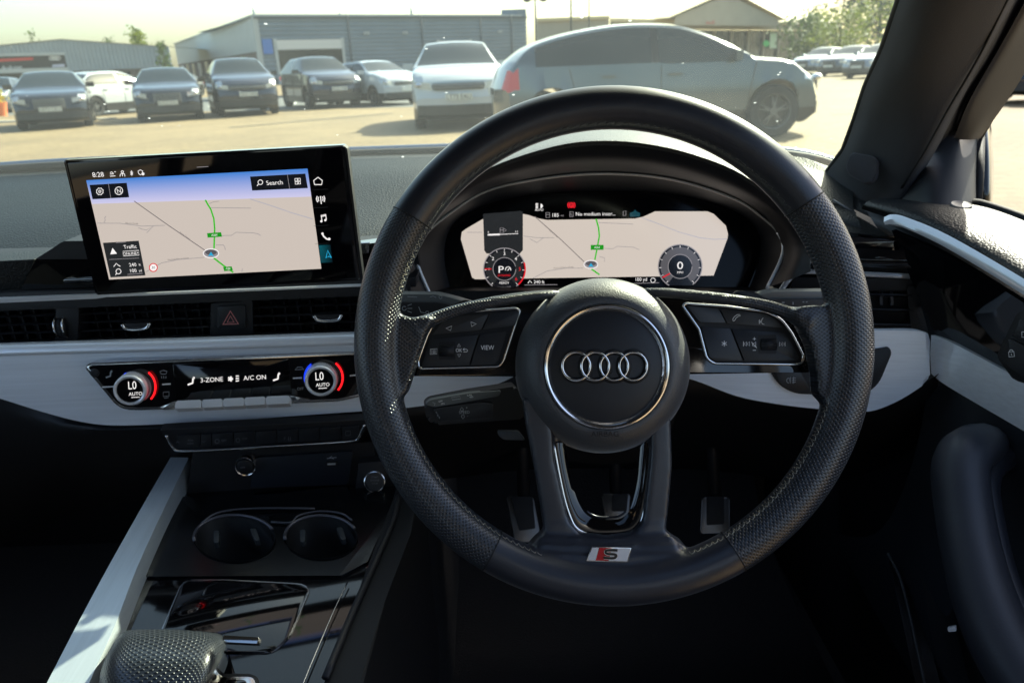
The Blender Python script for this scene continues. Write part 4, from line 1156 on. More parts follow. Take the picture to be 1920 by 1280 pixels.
stroke(PB, [[(330, 830), (333, 827), (336, 830)], [(379, 826), (382, 829), (385, 826)], ['c']+circ(407, 827, 4, 10), ['c']+circ(446, 825, 3.6, 10), ['c', (648, 808), (657, 808), (657, 816), (648, 816)]], 1.0, dim_print, sr_, w=.0028)
text(PB, 'OFF', 420, tp(420)+1, 4, dim_print, sr_, w=.0028, slope=sl_); text(PB, 'OFF', 459, tp(459), 4, dim_print, sr_, w=.0028, slope=sl_); text(PB, 'P', 534, tp(534)+3, 5, dim_print, sr_, w=.0028, slope=sl_)
stroke(PB, [[(541, 818), (541, 826)], [(545, 819), (544, 826)]], 1.0, dim_print, sr_, w=.0028)
# storage recess under it
PS = Panel(550, 880, .735, vyaw(3, 0))
sp_ = tag(empty('socket_panel', PS.P(560, 880, 0)), 'black recessed panel with a round power socket and a charging port above the cupholders', 'panel')
plate('panel_back', PS, [(362, 848), (700, 828), (712, 940), (345, 955)], darker, sp_, w=-.008, th=.01, bev=0)
plate('socket_plate', PS, rp([(478, 858), (662, 846), (652, 908), (468, 914)], 6), mat('blue_black_plastic', (.006, .010, .018), .5), sp_, w=-.004, th=.004)
c = PS.P(461, 872, 0)
lathe('power_socket', c, PS.N, [(.0100, -.006), (.0105, .002), (.0098, .0035), (.0088, .003), (.0086, -.002)], chrome, sp_, n=40)
lathe('socket_plug', c+PS.N*.001, PS.N, [(.0086, 0), (.0080, .003), (.006, .004)], darker, sp_, n=32)
text(Panel(455, 876, .72, PS.N), 'OFF', 455, 876, 3.5, dim_print, sp_, slope=sl_)
plate('charging_port', PS, rp([(611, 866), (632, 865), (632, 873), (611, 874)], 1), dark, sp_, w=-.002, th=.003)
plate('port_slot', PS, [(614, 868.5), (629, 868), (629, 871), (614, 871.5)], grey_print, sp_, w=-.0015, th=.001, bev=0)
stroke(PS, [[(613, 859), (631, 857)], [(618, 858), (622, 855)], [(622, 858), (626, 860)]], 1.2, grey_print, sp_, w=-.003)
stb = tag(empty('start_button', PS.P(703, 901, .01)), 'round start-stop button with a silver ring left of the steering wheel', 'button')
plate('button_mount', PS, rp([(672, 868), (742, 862), (748, 935), (664, 932)], 4), dark, stb, w=.003, th=.012)
q = Panel(703, 901, 1, (PS.N+Vector((.05, 0, .35))).normalized()); q.o = PS.P(703, 901, .006)
lathe('silver_ring', q.o, q.N, [(.0108, -.006), (.0112, .002), (.0105, .0045), (.0095, .0048), (.0092, .003)], chrome, stb, n=40)
lathe('button_cap', q.o+q.N*.003, q.N, [(.0092, 0), (.009, .0012), (.007, .0015)], btnm, stb, n=32)
q.o = q.o+q.N*.0048
text(q, 'START', 703, 894, 3.2, dim_print, stb); text(q, 'ENGINE', 703, 900, 3.2, dim_print, stb); text(q, 'STOP', 703, 906, 3.2, dim_print, stb)

# ================================================================== CENTRE CONSOLE
PK = Panel(450, 1150, .60, (0, -.10, 1))
co = tag(empty('centre_console', PK.P(450, 1100, 0)), 'gloss-black centre console with cupholders and a tray lid, between the seats', 'centre console')
ctop = plate('console_top', PK, [(345, 915), (742, 905), (745, 935), (690, 1060), (600, 1300), (560, 1400), (60, 1400), (130, 1290)], gloss, co, w=0, th=.10, bev=.003)
rtray = plate('recess_tray', PK, rp([(338, 930), (738, 918), (738, 945), (690, 1052), (640, 1078), (290, 1080), (262, 1078)], 4), mat('recess_black', (.0015, .002, .003), .25), co, w=.0025, th=.03, bev=.001)
plate('console_skirt', PK, [(742, 905), (790, 900), (770, 1000), (720, 1130), (650, 1400), (560, 1400), (600, 1300), (690, 1060), (745, 935)], darker, co, w=.004, th=.25, bev=.004)
tube('side_line', [PK.P(x, y, .004) for x, y in cat([(652, 1090), (628, 1140), (602, 1200), (576, 1262), (545, 1340)], 5)], .0006, chromed, co)
tube('side_seam', [PK.P(x, y, .006) for x, y in cat([(748, 930), (735, 980), (700, 1060), (660, 1150), (610, 1270)], 5)], .003, dark, co)
# silver rail
V = []
rail = [(318, 857, 362, 857, .765), (268, 943, 316, 955, .70), (203, 1058, 268, 1066, .632), (145, 1165, 228, 1180, .578), (85, 1280, 180, 1290, .53), (30, 1385, 140, 1395, .49)]
rows = []
for x0, y0, x1, y1, d in rail:
    A = pt(x0, y0, d+.004); B = pt(x1, y1, d-.004+.006); Mid = pt(x0+(x1-x0)*.82, y0+(y1-y0)*.82, d-.003)
    dn = Vector((0, 0, -.05))
    rows.append([A+dn, A-Vector((0, 0, .002)), A+Vector((.001, 0, 0)), Mid.lerp(A, .5), Mid, B-Vector((0, 0, .004)), B+dn])
V = [p for r in [list(zip(*[cat([tuple(x) for x in c_], 4) for c_ in zip(*rows)]))][0] for p in r]
n = 7; L_ = len(V)//n
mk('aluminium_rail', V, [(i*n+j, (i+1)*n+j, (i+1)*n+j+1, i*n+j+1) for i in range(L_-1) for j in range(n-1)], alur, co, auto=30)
# cupholders: wells, rims built only along the lit upper arc, shaded part left out
CUT = []
for cx, cy, rx, ry in ((440, 1008, 76, 43), (602, 1006, 68, 40)):
    rim = [PK.P(cx+rx*math.cos(a), cy+ry*math.sin(a), .0045) for a in [2*math.pi*i/48 for i in range(48)]]
    h_ = tube('cupholder', rim[23:46], .0016, chromed if 0 else mat('satin_dark_rim', (.10, .10, .12), .3, metal=.6) if 'satin_dark_rim' not in MATS else MATS['satin_dark_rim'], co, n=8)
    low = [p-Vector((0, 0, .012)) for p in rim]; inner = [p.lerp(sum(rim, Vector())/48, .12)+Vector((0, 0, .0012)) for p in rim]
    bot_ = [p+Vector((0, 0, -.075)) for p in inner]; cc_ = sum(rim, Vector())/48
    V = rim+[p.lerp(cc_, .03)-Vector((0, 0, .002)) for p in rim]+bot_; mk('well', V, [(k*48+i, k*48+(i+1) % 48, (k+1)*48+(i+1) % 48, (k+1)*48+i) for i in range(48) for k in (0, 1)]+[tuple(96+i for i in range(48))], darker, h_)
    cv = [cc_+(p-cc_)*.99+Vector((0, 0, .03)) for p in rim]+[cc_+(p-cc_)*.99-Vector((0, 0, .2)) for p in rim]
    CUT.append(mk('cutter', cv, [tuple(range(47, -1, -1)), tuple(range(48, 96))]+[(i, (i+1) % 48, 48+(i+1) % 48, 48+i) for i in range(48)], darker, None, smooth=False))
    for dx, dy, t_ in ((-34, -4, .2), (34, -8, -.25)):
        plate('grip_tab', PK, rp([(cx+dx-6, cy+dy-10), (cx+dx+5, cy+dy-11), (cx+dx+8-t_*20, cy+dy+12), (cx+dx-1-t_*20, cy+dy+13)], 3), mat('grip_rubber', (.02, .025, .03), .5) if 'grip_rubber' not in MATS else MATS['grip_rubber'], co, w=.006, th=.006, bev=.001)
import_cut = [c_.copy() for c_ in CUT]
for c_ in import_cut: COL.objects.link(c_)
bool_cut(ctop, CUT); bool_cut(rtray, import_cut)
tube('well_bridge', [PK.P(x, y, .005) for x, y in cat([(508, 978), (545, 979), (560, 966), (600, 958), (640, 962), (660, 975)], 4)], .0010, MATS['satin_dark_rim'], co)
tube('well_bridge', [PK.P(x, y, .006) for x, y in cat([(378, 980), (405, 962), (450, 954), (520, 952), (590, 953)], 4)], .0010, MATS['satin_dark_rim'], co)
# tray lid
lid = rp([(298, 1190), (338, 1095), (352, 1086), (420, 1085), (566, 1093), (582, 1103), (545, 1190), (512, 1223), (420, 1222), (310, 1215)], [6, 10, 14, 0, 16, 16, 10, 16, 0, 6])
plate('lid_groove', PK, lid, chromed, co, w=.0012, th=.002, bev=.0005)
plate('tray_lid', PK, inset(lid, 2.2), gloss, co, w=.0020, th=.003, bev=.0008)
# P button surround
plate('park_button_surround', PK, rp([(380, 1262), (470, 1262), (486, 1270), (470, 1330), (360, 1330)], 6), dark, co, w=.003, th=.004)
plate('park_button', PK, rp([(402, 1268), (470, 1268), (480, 1274), (462, 1330), (385, 1330)], 5), chrome, co, w=.008, th=.006, bev=.001)
plate('park_button_centre', PK, rp([(424, 1273), (462, 1274), (458, 1330), (410, 1330)], 4), gloss, co, w=.0095, th=.004, bev=.001)
# gear selector
gs = tag(empty('gear_selector', PK.P(320, 1290, .0)), 'perforated black leather gear selector with a chrome edge at the bottom of the console', 'gear selector')
def gsurf():
    # rows from far edge to near edge, outline pixels with depth: a pillow
    far = [(222, 1192, .548), (232, 1184, .546), (252, 1180, .545), (320, 1179, .543), (384, 1183, .540), (412, 1187, .538), (424, 1196, .535)]
    r1 = [(212, 1206, .538), (226, 1200, .528), (252, 1196, .523), (320, 1195, .520), (384, 1198, .517), (408, 1202, .519), (423, 1212, .525)]
    r2 = [(198, 1232, .528), (214, 1228, .512), (246, 1226, .505), (312, 1226, .501), (372, 1229, .499), (400, 1232, .503), (412, 1240, .512)]
    r3 = [(188, 1262, .522), (204, 1264, .502), (240, 1266, .493), (304, 1268, .489), (360, 1270, .488), (386, 1268, .492), (398, 1264, .503)]
    r4 = [(186, 1300, .520), (200, 1310, .500), (236, 1316, .488), (300, 1320, .484), (345, 1318, .484), (368, 1312, .488), (380, 1300, .498)]
    r5 = [(196, 1360, .520), (215, 1370, .505), (250, 1380, .495), (300, 1384, .490), (335, 1380, .490), (350, 1370, .495), (362, 1350, .503)]
    return [far, r1, r2, r3, r4, r5]
gsr = gsurf()
under = [[(x+ (2 if i else 2), y+ (10 if 0 else 0), d+.012) for x, y, d in r] for i, r in enumerate(gsr)]
g_ = loft('leather_top', gsr, perf, gs, 5, 5)
# uv in metres
me = g_.data; uvl = me.uv_layers.new(name='UVMap'); wm = parent_world(gs)
h_ = 5*(6)+1; W_ = 6*5+1-0
vi = [0.0]*len(me.vertices)
nx = len(cat(gsr[0], 5)); ny = len(me.vertices)//nx
NW = 6*5+1; NH = 5*5+1; print('knob', len(me.vertices), NW*NH); G3 = [wm @ v.co for v in me.vertices]
for lp in me.loops:
    v = lp.vertex_index; p = G3[v]; q = p-G3[0]
    i_, j_ = divmod(v, NH); uvl.data[lp.index].uv = (i_/(NW-1)*.078, j_/(NH-1)*.080)
side = [[tuple(pt(x, y, d)) for x, y, d in [r[-1] for r in gsr]], [tuple(pt(x+1, y+6, d+.004)) for x, y, d in [r[-1] for r in gsr]]]
loft('chrome_edge', side, chrome, gs, 4, 2, conv=False)
loft('selector_side', [[tuple(pt(x+1, y+6, d+.004)) for x, y, d in [r[-1] for r in gsr]], [tuple(pt(x+4, y+30, d+.02)) for x, y, d in [r[-1] for r in gsr]]], gloss, gs, 4, 2, conv=False)
loft('selector_back', [[tuple(pt(x, y, d)) for x, y, d in gsr[0]], [tuple(pt(x, y+14, d+.05)) for x, y, d in gsr[0]]], dark, gs, 4, 2, conv=False)
a, b = pt(420, 1199, .53), pt(483, 1201, .523)
vv = rp([(418, 1190), (486, 1194), (482, 1206), (418, 1203)], 2)
PG = Panel(450, 1198, .528, (0, -.55, .83)); plate('release_tab', PG, vv, chrome, gs, w=0, th=.006, bev=.001)

# ================================================================== CENTRAL SCREEN
PM = Panel(400, 410, .655, vyaw(2.5, 0))
mm_ = tag(empty('touchscreen', PM.P(400, 560, 0)), 'wide central touchscreen showing a street map with a blue sky band', 'touchscreen')
plate('screen_housing', PM, rp([(119, 300), (645, 272), (676, 525), (180, 553)], 4), gloss, mm_, w=0, th=.012, bev=.0015)
plate('housing_edge', PM, rp([(645, 273), (651, 279), (681, 524), (672, 526)], 2), dark, mm_, w=-.002, th=.012, bev=.001)
plate('screen_glass', PM, rp([(126, 305), (640, 277.5), (668, 521), (183, 547)], 4), glassblk, mm_, w=.0006, th=.001, bev=.0002)
C4 = lambda x, y: (100+x/3.2, 260+y/3.2)
def cf(l): return [C4(*p) for p in l]
W0 = .0009
fill(PM, cf([(197, 250), (1525, 180), (1608, 780), (335, 845)]), E['land'], mm_, w=W0, name='map_land')
# sky band: graded along its height
top, bot = cf([(197, 250), (1525, 180)]), cf([(232, 392), (1548, 348)])
V, Fc, Cc = [], [], []
for i in range(7):
    t = i/6; c0, c1 = s2l(62, 125, 205), s2l(200, 196, 226); cc = tuple(a*(1-t)+b*t for a, b in zip(c0, c1))
    for a, b in zip(top, bot): V.append(PM.P(a[0]*(1-t)+b[0]*t, a[1]*(1-t)+b[1]*t, W0+.00015)); Cc.append(cc)
for i in range(6): Fc.append((2*i, 2*i+1, 2*i+3, 2*i+2))
mk('map_sky', V, Fc, bluescr, mm_, smooth=False, cols=Cc)
def roads(pan, conv, par, w, k=1.0, off=(0, 0)):
    f = lambda l: [conv(x, y) for x, y in l]
    stroke(pan, [f([(485, 375), (690, 520), (910, 670)])], 1.6*k, E['grey'], par, w=w, name='map_road')
    stroke(pan, [f([(265, 507), (400, 508), (530, 525), (670, 520)]), f([(510, 535), (535, 544), (560, 548), (600, 525), (560, 565)]), f([(303, 503), (312, 490), (308, 475), (316, 465)]),
                 f([(945, 414), (1185, 417)]), f([(935, 390), (960, 380), (995, 375)]), f([(1010, 582), (1070, 580), (1095, 562), (1200, 565), (1230, 572), (1245, 582)]),
                 f([(975, 638), (1020, 638), (1028, 648), (1032, 668)]), f([(555, 800), (650, 745), (750, 725), (905, 712)]), f([(1135, 780), (1130, 800)])], 1.0*k, E['lgrey'], par, w=w, name='map_road')
    stroke(pan, [f([(1180, 362), (1300, 400), (1430, 445), (1556, 482)])], 1.0*k, E['river'], par, w=w, name='map_river')
    stroke(pan, [f([(912, 368), (925, 392), (945, 425), (963, 480), (968, 540), (966, 600), (964, 660)]), f([(955, 710), (1000, 745), (1040, 775), (1080, 802)])], 3.0*k, E['green'], par, w=w+.0001, name='map_route')
roads(PM, C4, mm_, W0+.0002)
slp = -.052
def ctext(s, x, y, h, m=None, slope=slp, sx=1.0, w=W0+.0005):
    a = C4(x, y); text(PM, s, a[0], a[1], h, m or E['hi'], mm_, w=w, slope=slope, shear=.2, sx=sx)
ctext('Haven Road', 470, 508, 3.4, E['grey'], .05); ctext('Stane Street', 790, 582, 3.4, E['grey'], .62); ctext('Hayland Manor Drive', 750, 722, 3.2, E['grey'], -.10)
fill(PM, cf([(217, 278), (440, 265), (455, 352), (235, 364)]), E['black'], mm_, w=W0+.0003)
fill(PM, cf([(1180, 228), (1512, 210), (1527, 297), (1193, 312)]), E['black'], mm_, w=W0+.0003)
fill(PM, cf([(297, 625), (512, 612), (553, 820), (343, 832)]), E['box'], mm_, w=W0+.0003)
stroke(PM, [cf([(330, 272), (345, 358)]), cf([(1404, 217), (1418, 302)]), cf([(335, 725), (515, 716)])], .8, E['lgrey'], mm_, w=W0+.0005)
stroke(PM, [cf([(445, 814), (535, 808)]), cf([(375, 624), (435, 620)]), cf([(860, 172), (930, 168)])], 1.0, E['lgrey'], mm_, w=W0+.0005)
ctext('8:28', 268, 216, 9); ctext('Search', 1327, 264, 8.2); ctext('Traffic', 460, 648, 6.8); ctext('ONLINE+', 465, 688, 5.0); ctext('240', 476, 756, 6.5); ctext('ft', 518, 756, 4); ctext('100', 480, 791, 6.5); ctext('yd', 522, 793, 4.2)
stroke(PM, [['c']+cf([(417, 676), (512, 670), (515, 698), (420, 704)])], .9, E['hi'], mm_, w=W0+.0005)
fill(PM, cf([(355, 655), (382, 690), (342, 694)]), E['hi'], mm_, w=W0+.0005)
stroke(PM, [cf([(362, 768), (378, 748), (388, 758), (402, 766)]), ['c']+[C4(*p) for p in circ(391, 796, 15, 14)], cf([(381, 806), (373, 818)])], 1.3, E['hi'], mm_, w=W0+.0005)
# gear wheel, compass, magnifier, grid
g = []
for i in range(16):
    r = 22 if i % 2 else 18; g.append(C4(279+r*math.cos(2*math.pi*i/16), 317+r*math.sin(2*math.pi*i/16)))
stroke(PM, [['c']+g, ['c']+[C4(*p) for p in circ(279, 317, 7, 10)], ['c']+[C4(*p) for p in circ(393, 313, 23, 18)], ['c']+[C4(*p) for p in circ(1242, 262, 14, 14)], cf([(1232, 272), (1222, 284)]),
            ['c']+cf([(1449, 240), (1464, 239), (1465, 254), (1450, 255)]), ['c']+cf([(1468, 239), (1481, 238), (1482, 253), (1469, 254)]), ['c']+cf([(1451, 260), (1466, 259), (1467, 273), (1452, 274)]), ['c']+cf([(1470, 259), (1482, 258), (1483, 272), (1471, 273)])], 1.3, E['hi'], mm_, w=W0+.0005)
ctext('N', 394, 314, 8)
# status icons
stroke(PM, [cf([(340, 205), (350, 200), (360, 208)]), cf([(340, 213), (362, 212)]), cf([(340, 226), (372, 224)]), cf([(366, 200), (374, 199)]), ['c']+[C4(*p) for p in circ(414, 200, 7, 10)], cf([(400, 228), (402, 214), (414, 210), (427, 212), (430, 227)]), cf([(414, 212), (415, 226)]),
            cf([(462, 200), (477, 214), (470, 222), (468, 192), (477, 202), (462, 216)]), ['c']+cf([(508, 195), (522, 188), (536, 194), (532, 212), (522, 218), (512, 210)])], 1.3, E['hi'], mm_, w=W0+.0005)
fill(PM, [C4(*p) for p in circ(538, 212, 9, 10)], E['hi'], mm_, w=W0+.0006)
# side column
stroke(PM, [['c']+cf([(1562, 252), (1588, 232), (1614, 252), (1610, 276), (1567, 276)]), cf([(1603, 345), (1608, 392)]), cf([(1592, 350), (1588, 363), (1594, 376)]), cf([(1583, 345), (1578, 363), (1586, 382)]), cf([(1614, 348), (1619, 360), (1616, 374)]), cf([(1623, 343), (1629, 360), (1625, 380)]),
            cf([(1612, 494), (1607, 460), (1634, 455), (1638, 486)]), cf([(1607, 467), (1634, 462)])], 1.7, E['hi'], mm_, w=W0+.0004)
fill(PM, [C4(*p) for p in circ(1608, 496, 7, 10)], E['hi'], mm_, w=W0+.0004); fill(PM, [C4(*p) for p in circ(1632, 489, 7, 10)], E['hi'], mm_, w=W0+.0004)
stroke(PM, [cf([(1613, 568), (1622, 586), (1640, 602), (1655, 605)])], 2.6, E['hi'], mm_, w=W0+.0004)
fill(PM, [C4(*p) for p in circ(1615, 570, 7, 10)], E['hi'], mm_, w=W0+.0004); fill(PM, [C4(*p) for p in circ(1655, 602, 8, 10)], E['hi'], mm_, w=W0+.0004)
V = [PM.P(*C4(x, y), W0+.0003) for x, y in ((1593, 640), (1663, 636), (1676, 742), (1606, 745))]
mk('active_tab', V, [(0, 1, 2, 3)], gradmat('tab_glow', .5), mm_, smooth=False, cols=[s2l(4, 70, 80), s2l(2, 16, 22), s2l(2, 14, 20), s2l(4, 52, 60)])
stroke(PM, [['c']+cf([(1646, 670), (1668, 715), (1652, 706), (1636, 716)])], 1.8, E['cyan'], mm_, w=W0+.0005)
stroke(PM, [cf([(1535+i*9, 200+i*108), (1640+i*4, 195+i*108)]) for i in range(1, 5)], .5, E['box'], mm_, w=W0+.0003)
# tags, marker, limit sign
def tagbox(pan, pts, s, c, h, par, w, sl=slp):
    fill(pan, pts, E['dgreen'], par, w=w); text(pan, s, c[0], c[1], h, E['hi'], par, w=w+.0002, slope=sl)
tagbox(PM, cf([(922, 567), (1006, 561), (1013, 588), (926, 594)]), 'A264', C4(966, 578), 3.6, mm_, W0+.0004)
tagbox(PM, cf([(1018, 770), (1070, 766), (1078, 790), (1026, 795)]), 'A29', C4(1048, 780), 3.6, mm_, W0+.0004, .1)
def marker(pan, c, k, par, w):
    fill(pan, circ(c[0], c[1], 15.5*k, 24, ry=9.2*k), E['lgrey'], par, w=w, name='position_marker'); stroke(pan, [['c']+circ(c[0], c[1], 14.5*k, 24, ry=8.4*k)], 1.6*k, E['hi'], par, w=w+.0001)
    fill(pan, circ(c[0], c[1]-2*k, 11*k, 16, ry=5*k), E['gauge'], par, w=w+.0001)
    fill(pan, [(c[0], c[1]-3*k), (c[0]+6*k, c[1]+6*k), (c[0], c[1]+4*k), (c[0]-6*k, c[1]+6*k)], E['cyan'], par, w=w+.0002)
marker(PM, C4(946, 688), 1.0, mm_, W0+.0005)
c = C4(600, 773)
fill(PM, circ(c[0], c[1], 7.6, 18), E['hi'], mm_, w=W0+.0004); stroke(PM, [['c']+circ(c[0], c[1], 7.4, 20)], 1.8, E['red'], mm_, w=W0+.0005)
text(PM, '30', c[0], c[1], 5.2, E['box'], mm_, w=W0+.0006)
# ================================================================== INSTRUMENT CLUSTER
PQ = Panel(1130, 450, .80, vyaw(0, 18))
cu = tag(empty('instrument_cluster', PQ.P(1120, 560, 0)), 'digital instrument cluster with a map between two round gauges behind the steering wheel', 'instrument cluster')
arc = cat([(806, 552), (786, 505), (779, 474), (792, 447), (833, 408), (914, 358), (1030, 333), (1145, 326), (1261, 337), (1377, 373), (1434, 412), (1461, 439), (1469, 464), (1462, 492), (1438, 541)], 6)
def arcd(x): return .745+.0*abs(x-1130)/340
tube('chrome_bezel', [pt(x, y, .752) for x, y in arc], .0013, mat('warm_chrome', (.55, .52, .48), .3, metal=.6), cu, n=8)
for s, ps_ in ((0, arc[-20:]), (1, arc[:16])): tube('bright_bezel', [pt(x, y, .751) for x, y in ps_], .0020, satin_m, cu, n=8)
inn = cat([(850, 560), (835, 500), (836, 450), (860, 410), (930, 378), (1030, 362), (1145, 358), (1261, 364), (1350, 385), (1400, 410), (1425, 445), (1420, 500), (1395, 560)], 6)
# funnel between bezel and display glass
def resample(p, n):
    L = [0]
    for a, b in zip(p[:-1], p[1:]): L.append(L[-1]+math.hypot(b[0]-a[0], b[1]-a[1]))
    out = []; j = 0
    for i in range(n):
        t = L[-1]*i/(n-1)
        while j < len(L)-2 and L[j+1] < t: j += 1
        u = (t-L[j])/max(1e-9, L[j+1]-L[j]); out.append((p[j][0]*(1-u)+p[j+1][0]*u, p[j][1]*(1-u)+p[j+1][1]*u))
    return out
A_, B_ = resample(arc, 30), resample(inn, 30)
bin_m = mat('binnacle_plastic', (.006, .008, .012), .5)
loft('binnacle_funnel', [[pt(x, y, .752) for x, y in A_], [pt((a[0]+b[0])/2, (a[1]+b[1])/2, .775) for a, b in zip(A_, B_)], [PQ.P(x, y, .001) for x, y in B_]], bin_m, cu, 2, 3, conv=False)
plate('display_glass', PQ, [(800, 580), (810, 470), (850, 380), (940, 350), (1150, 340), (1350, 350), (1420, 385), (1450, 450), (1440, 580)], glasscl, cu, w=-.001, th=.01, bev=0)
c2 = lambda x, y: (760+x/2.595, 300+y/2.595)
def f2(l): return [c2(*p) for p in l]
w0 = .0004
fill(PQ, f2([(270, 385), (275, 350), (295, 335), (375, 288), (570, 262), (600, 268), (650, 285), (690, 292), (1120, 285), (1160, 275), (1215, 250), (1470, 250), (1500, 262), (1560, 320), (1570, 360), (1568, 380), (1500, 562), (1230, 566), (950, 570), (340, 580), (325, 572)]), E['land2'], cu, w=w0, name='map_land')
# roads in cluster coordinates
def cs(lines, wd, m, w=w0+.0002, name='map_road'): stroke(PQ, [f2(l) if l[0] != 'c' else ['c']+f2(l[1:]) for l in lines], wd, m, cu, w=w, name=name)
cs([[(630, 275), (760, 390), (870, 495)]], 1.5, E['grey'])
cs([[(300, 352), (375, 352)], [(575, 370), (640, 378), (725, 378)], [(605, 383), (640, 402), (672, 378)], [(940, 305), (1110, 312)], [(968, 430), (1010, 432), (1030, 420), (1110, 424), (1138, 436)], [(945, 470), (970, 476), (968, 495)], [(620, 575), (690, 540), (780, 526), (865, 526)]], .9, E['lgrey'])
cs([[(1150, 280), (1230, 310), (1330, 350), (1430, 378), (1500, 386), (1565, 384)]], .9, E['river'])
cs([[(928, 286), (940, 330), (944, 370), (935, 420), (922, 486)], [(905, 530), (945, 558)]], 2.8, E['green'], w0+.0003, 'map_route')
text(PQ, 'Stane Street', *c2(722, 358), 3.0, E['grey'], cu, w=w0+.0002, slope=.72)
text(PQ, 'Hayland Manor Drive', *c2(770, 524), 3.0, E['grey'], cu, w=w0+.0002, slope=-.06)
tagbox(PQ, f2([(902, 413), (965, 413), (965, 437), (902, 437)]), 'A264', c2(933, 425), 3.4, cu, w0+.0004, 0)
marker(PQ, c2(903, 508), .9, cu, w0+.0004)
cs([[(300, 578), (660, 612), (1000, 606), (1215, 602)]], .1, E['box'])
cs([[(580, 608), (740, 606)], [(1110, 600), (1235, 597)]], .9, E['lgrey'])
text(PQ, '240 ft', *c2(651, 593), 6, E['hi'], cu, w=w0+.0004); text(PQ, '100 yd', *c2(1148, 583), 6, E['hi'], cu, w=w0+.0004)
cs([[(596, 600), (606, 586), (616, 598)], ['c']+circ(1205, 585, 11, 12)], 1.1, E['hi'])
# status bar
text(PQ, '185', *c2(731, 268), 6.5, E['hi'], cu, w=w0+.0004); text(PQ, 'mi', *c2(763, 270), 4, E['lgrey'], cu, w=w0+.0004)
text(PQ, 'No medium inser...', *c2(926, 262), 6.8, E['hi'], cu, w=w0+.0004, slope=-.01)
cs([['c', (684, 256), (702, 256), (702, 280), (684, 280)], [(684, 266), (702, 266)], ['c', (800, 252), (817, 252), (817, 276), (800, 276)], ['c', (1060, 250), (1073, 248), (1073, 270), (1060, 272)], [(806, 258), (806, 270), (812, 270)]], 1.0, E['lgrey'])
fill(PQ, f2([(1092, 276), (1092, 258), (1112, 250), (1118, 240), (1124, 250), (1142, 258), (1142, 276)]), E['teal'], cu, w=w0+.0004)
fill(PQ, f2(circ(658, 224, 11, 12, -90, 90)), E['hi'], cu, w=w0+.0004); cs([[(634, 213), (646, 213)], [(634, 220), (646, 220)], [(634, 227), (646, 227)], [(634, 234), (646, 234)]], 1.8, E['hi'])
text(PQ, 'AUTO', *c2(651, 243), 4, E['hi'], cu, w=w0+.0004)
fill(PQ, f2(circ(808, 220, 14, 16)), E['red'], cu, w=w0+.0003); cs([circ(808, 220, 18, 8, 130, 230), circ(808, 220, 18, 8, -50, 50)], 1.8, E['red'])
text(PQ, 'P', *c2(808, 220), 6, E['black'], cu, w=w0+.0005)
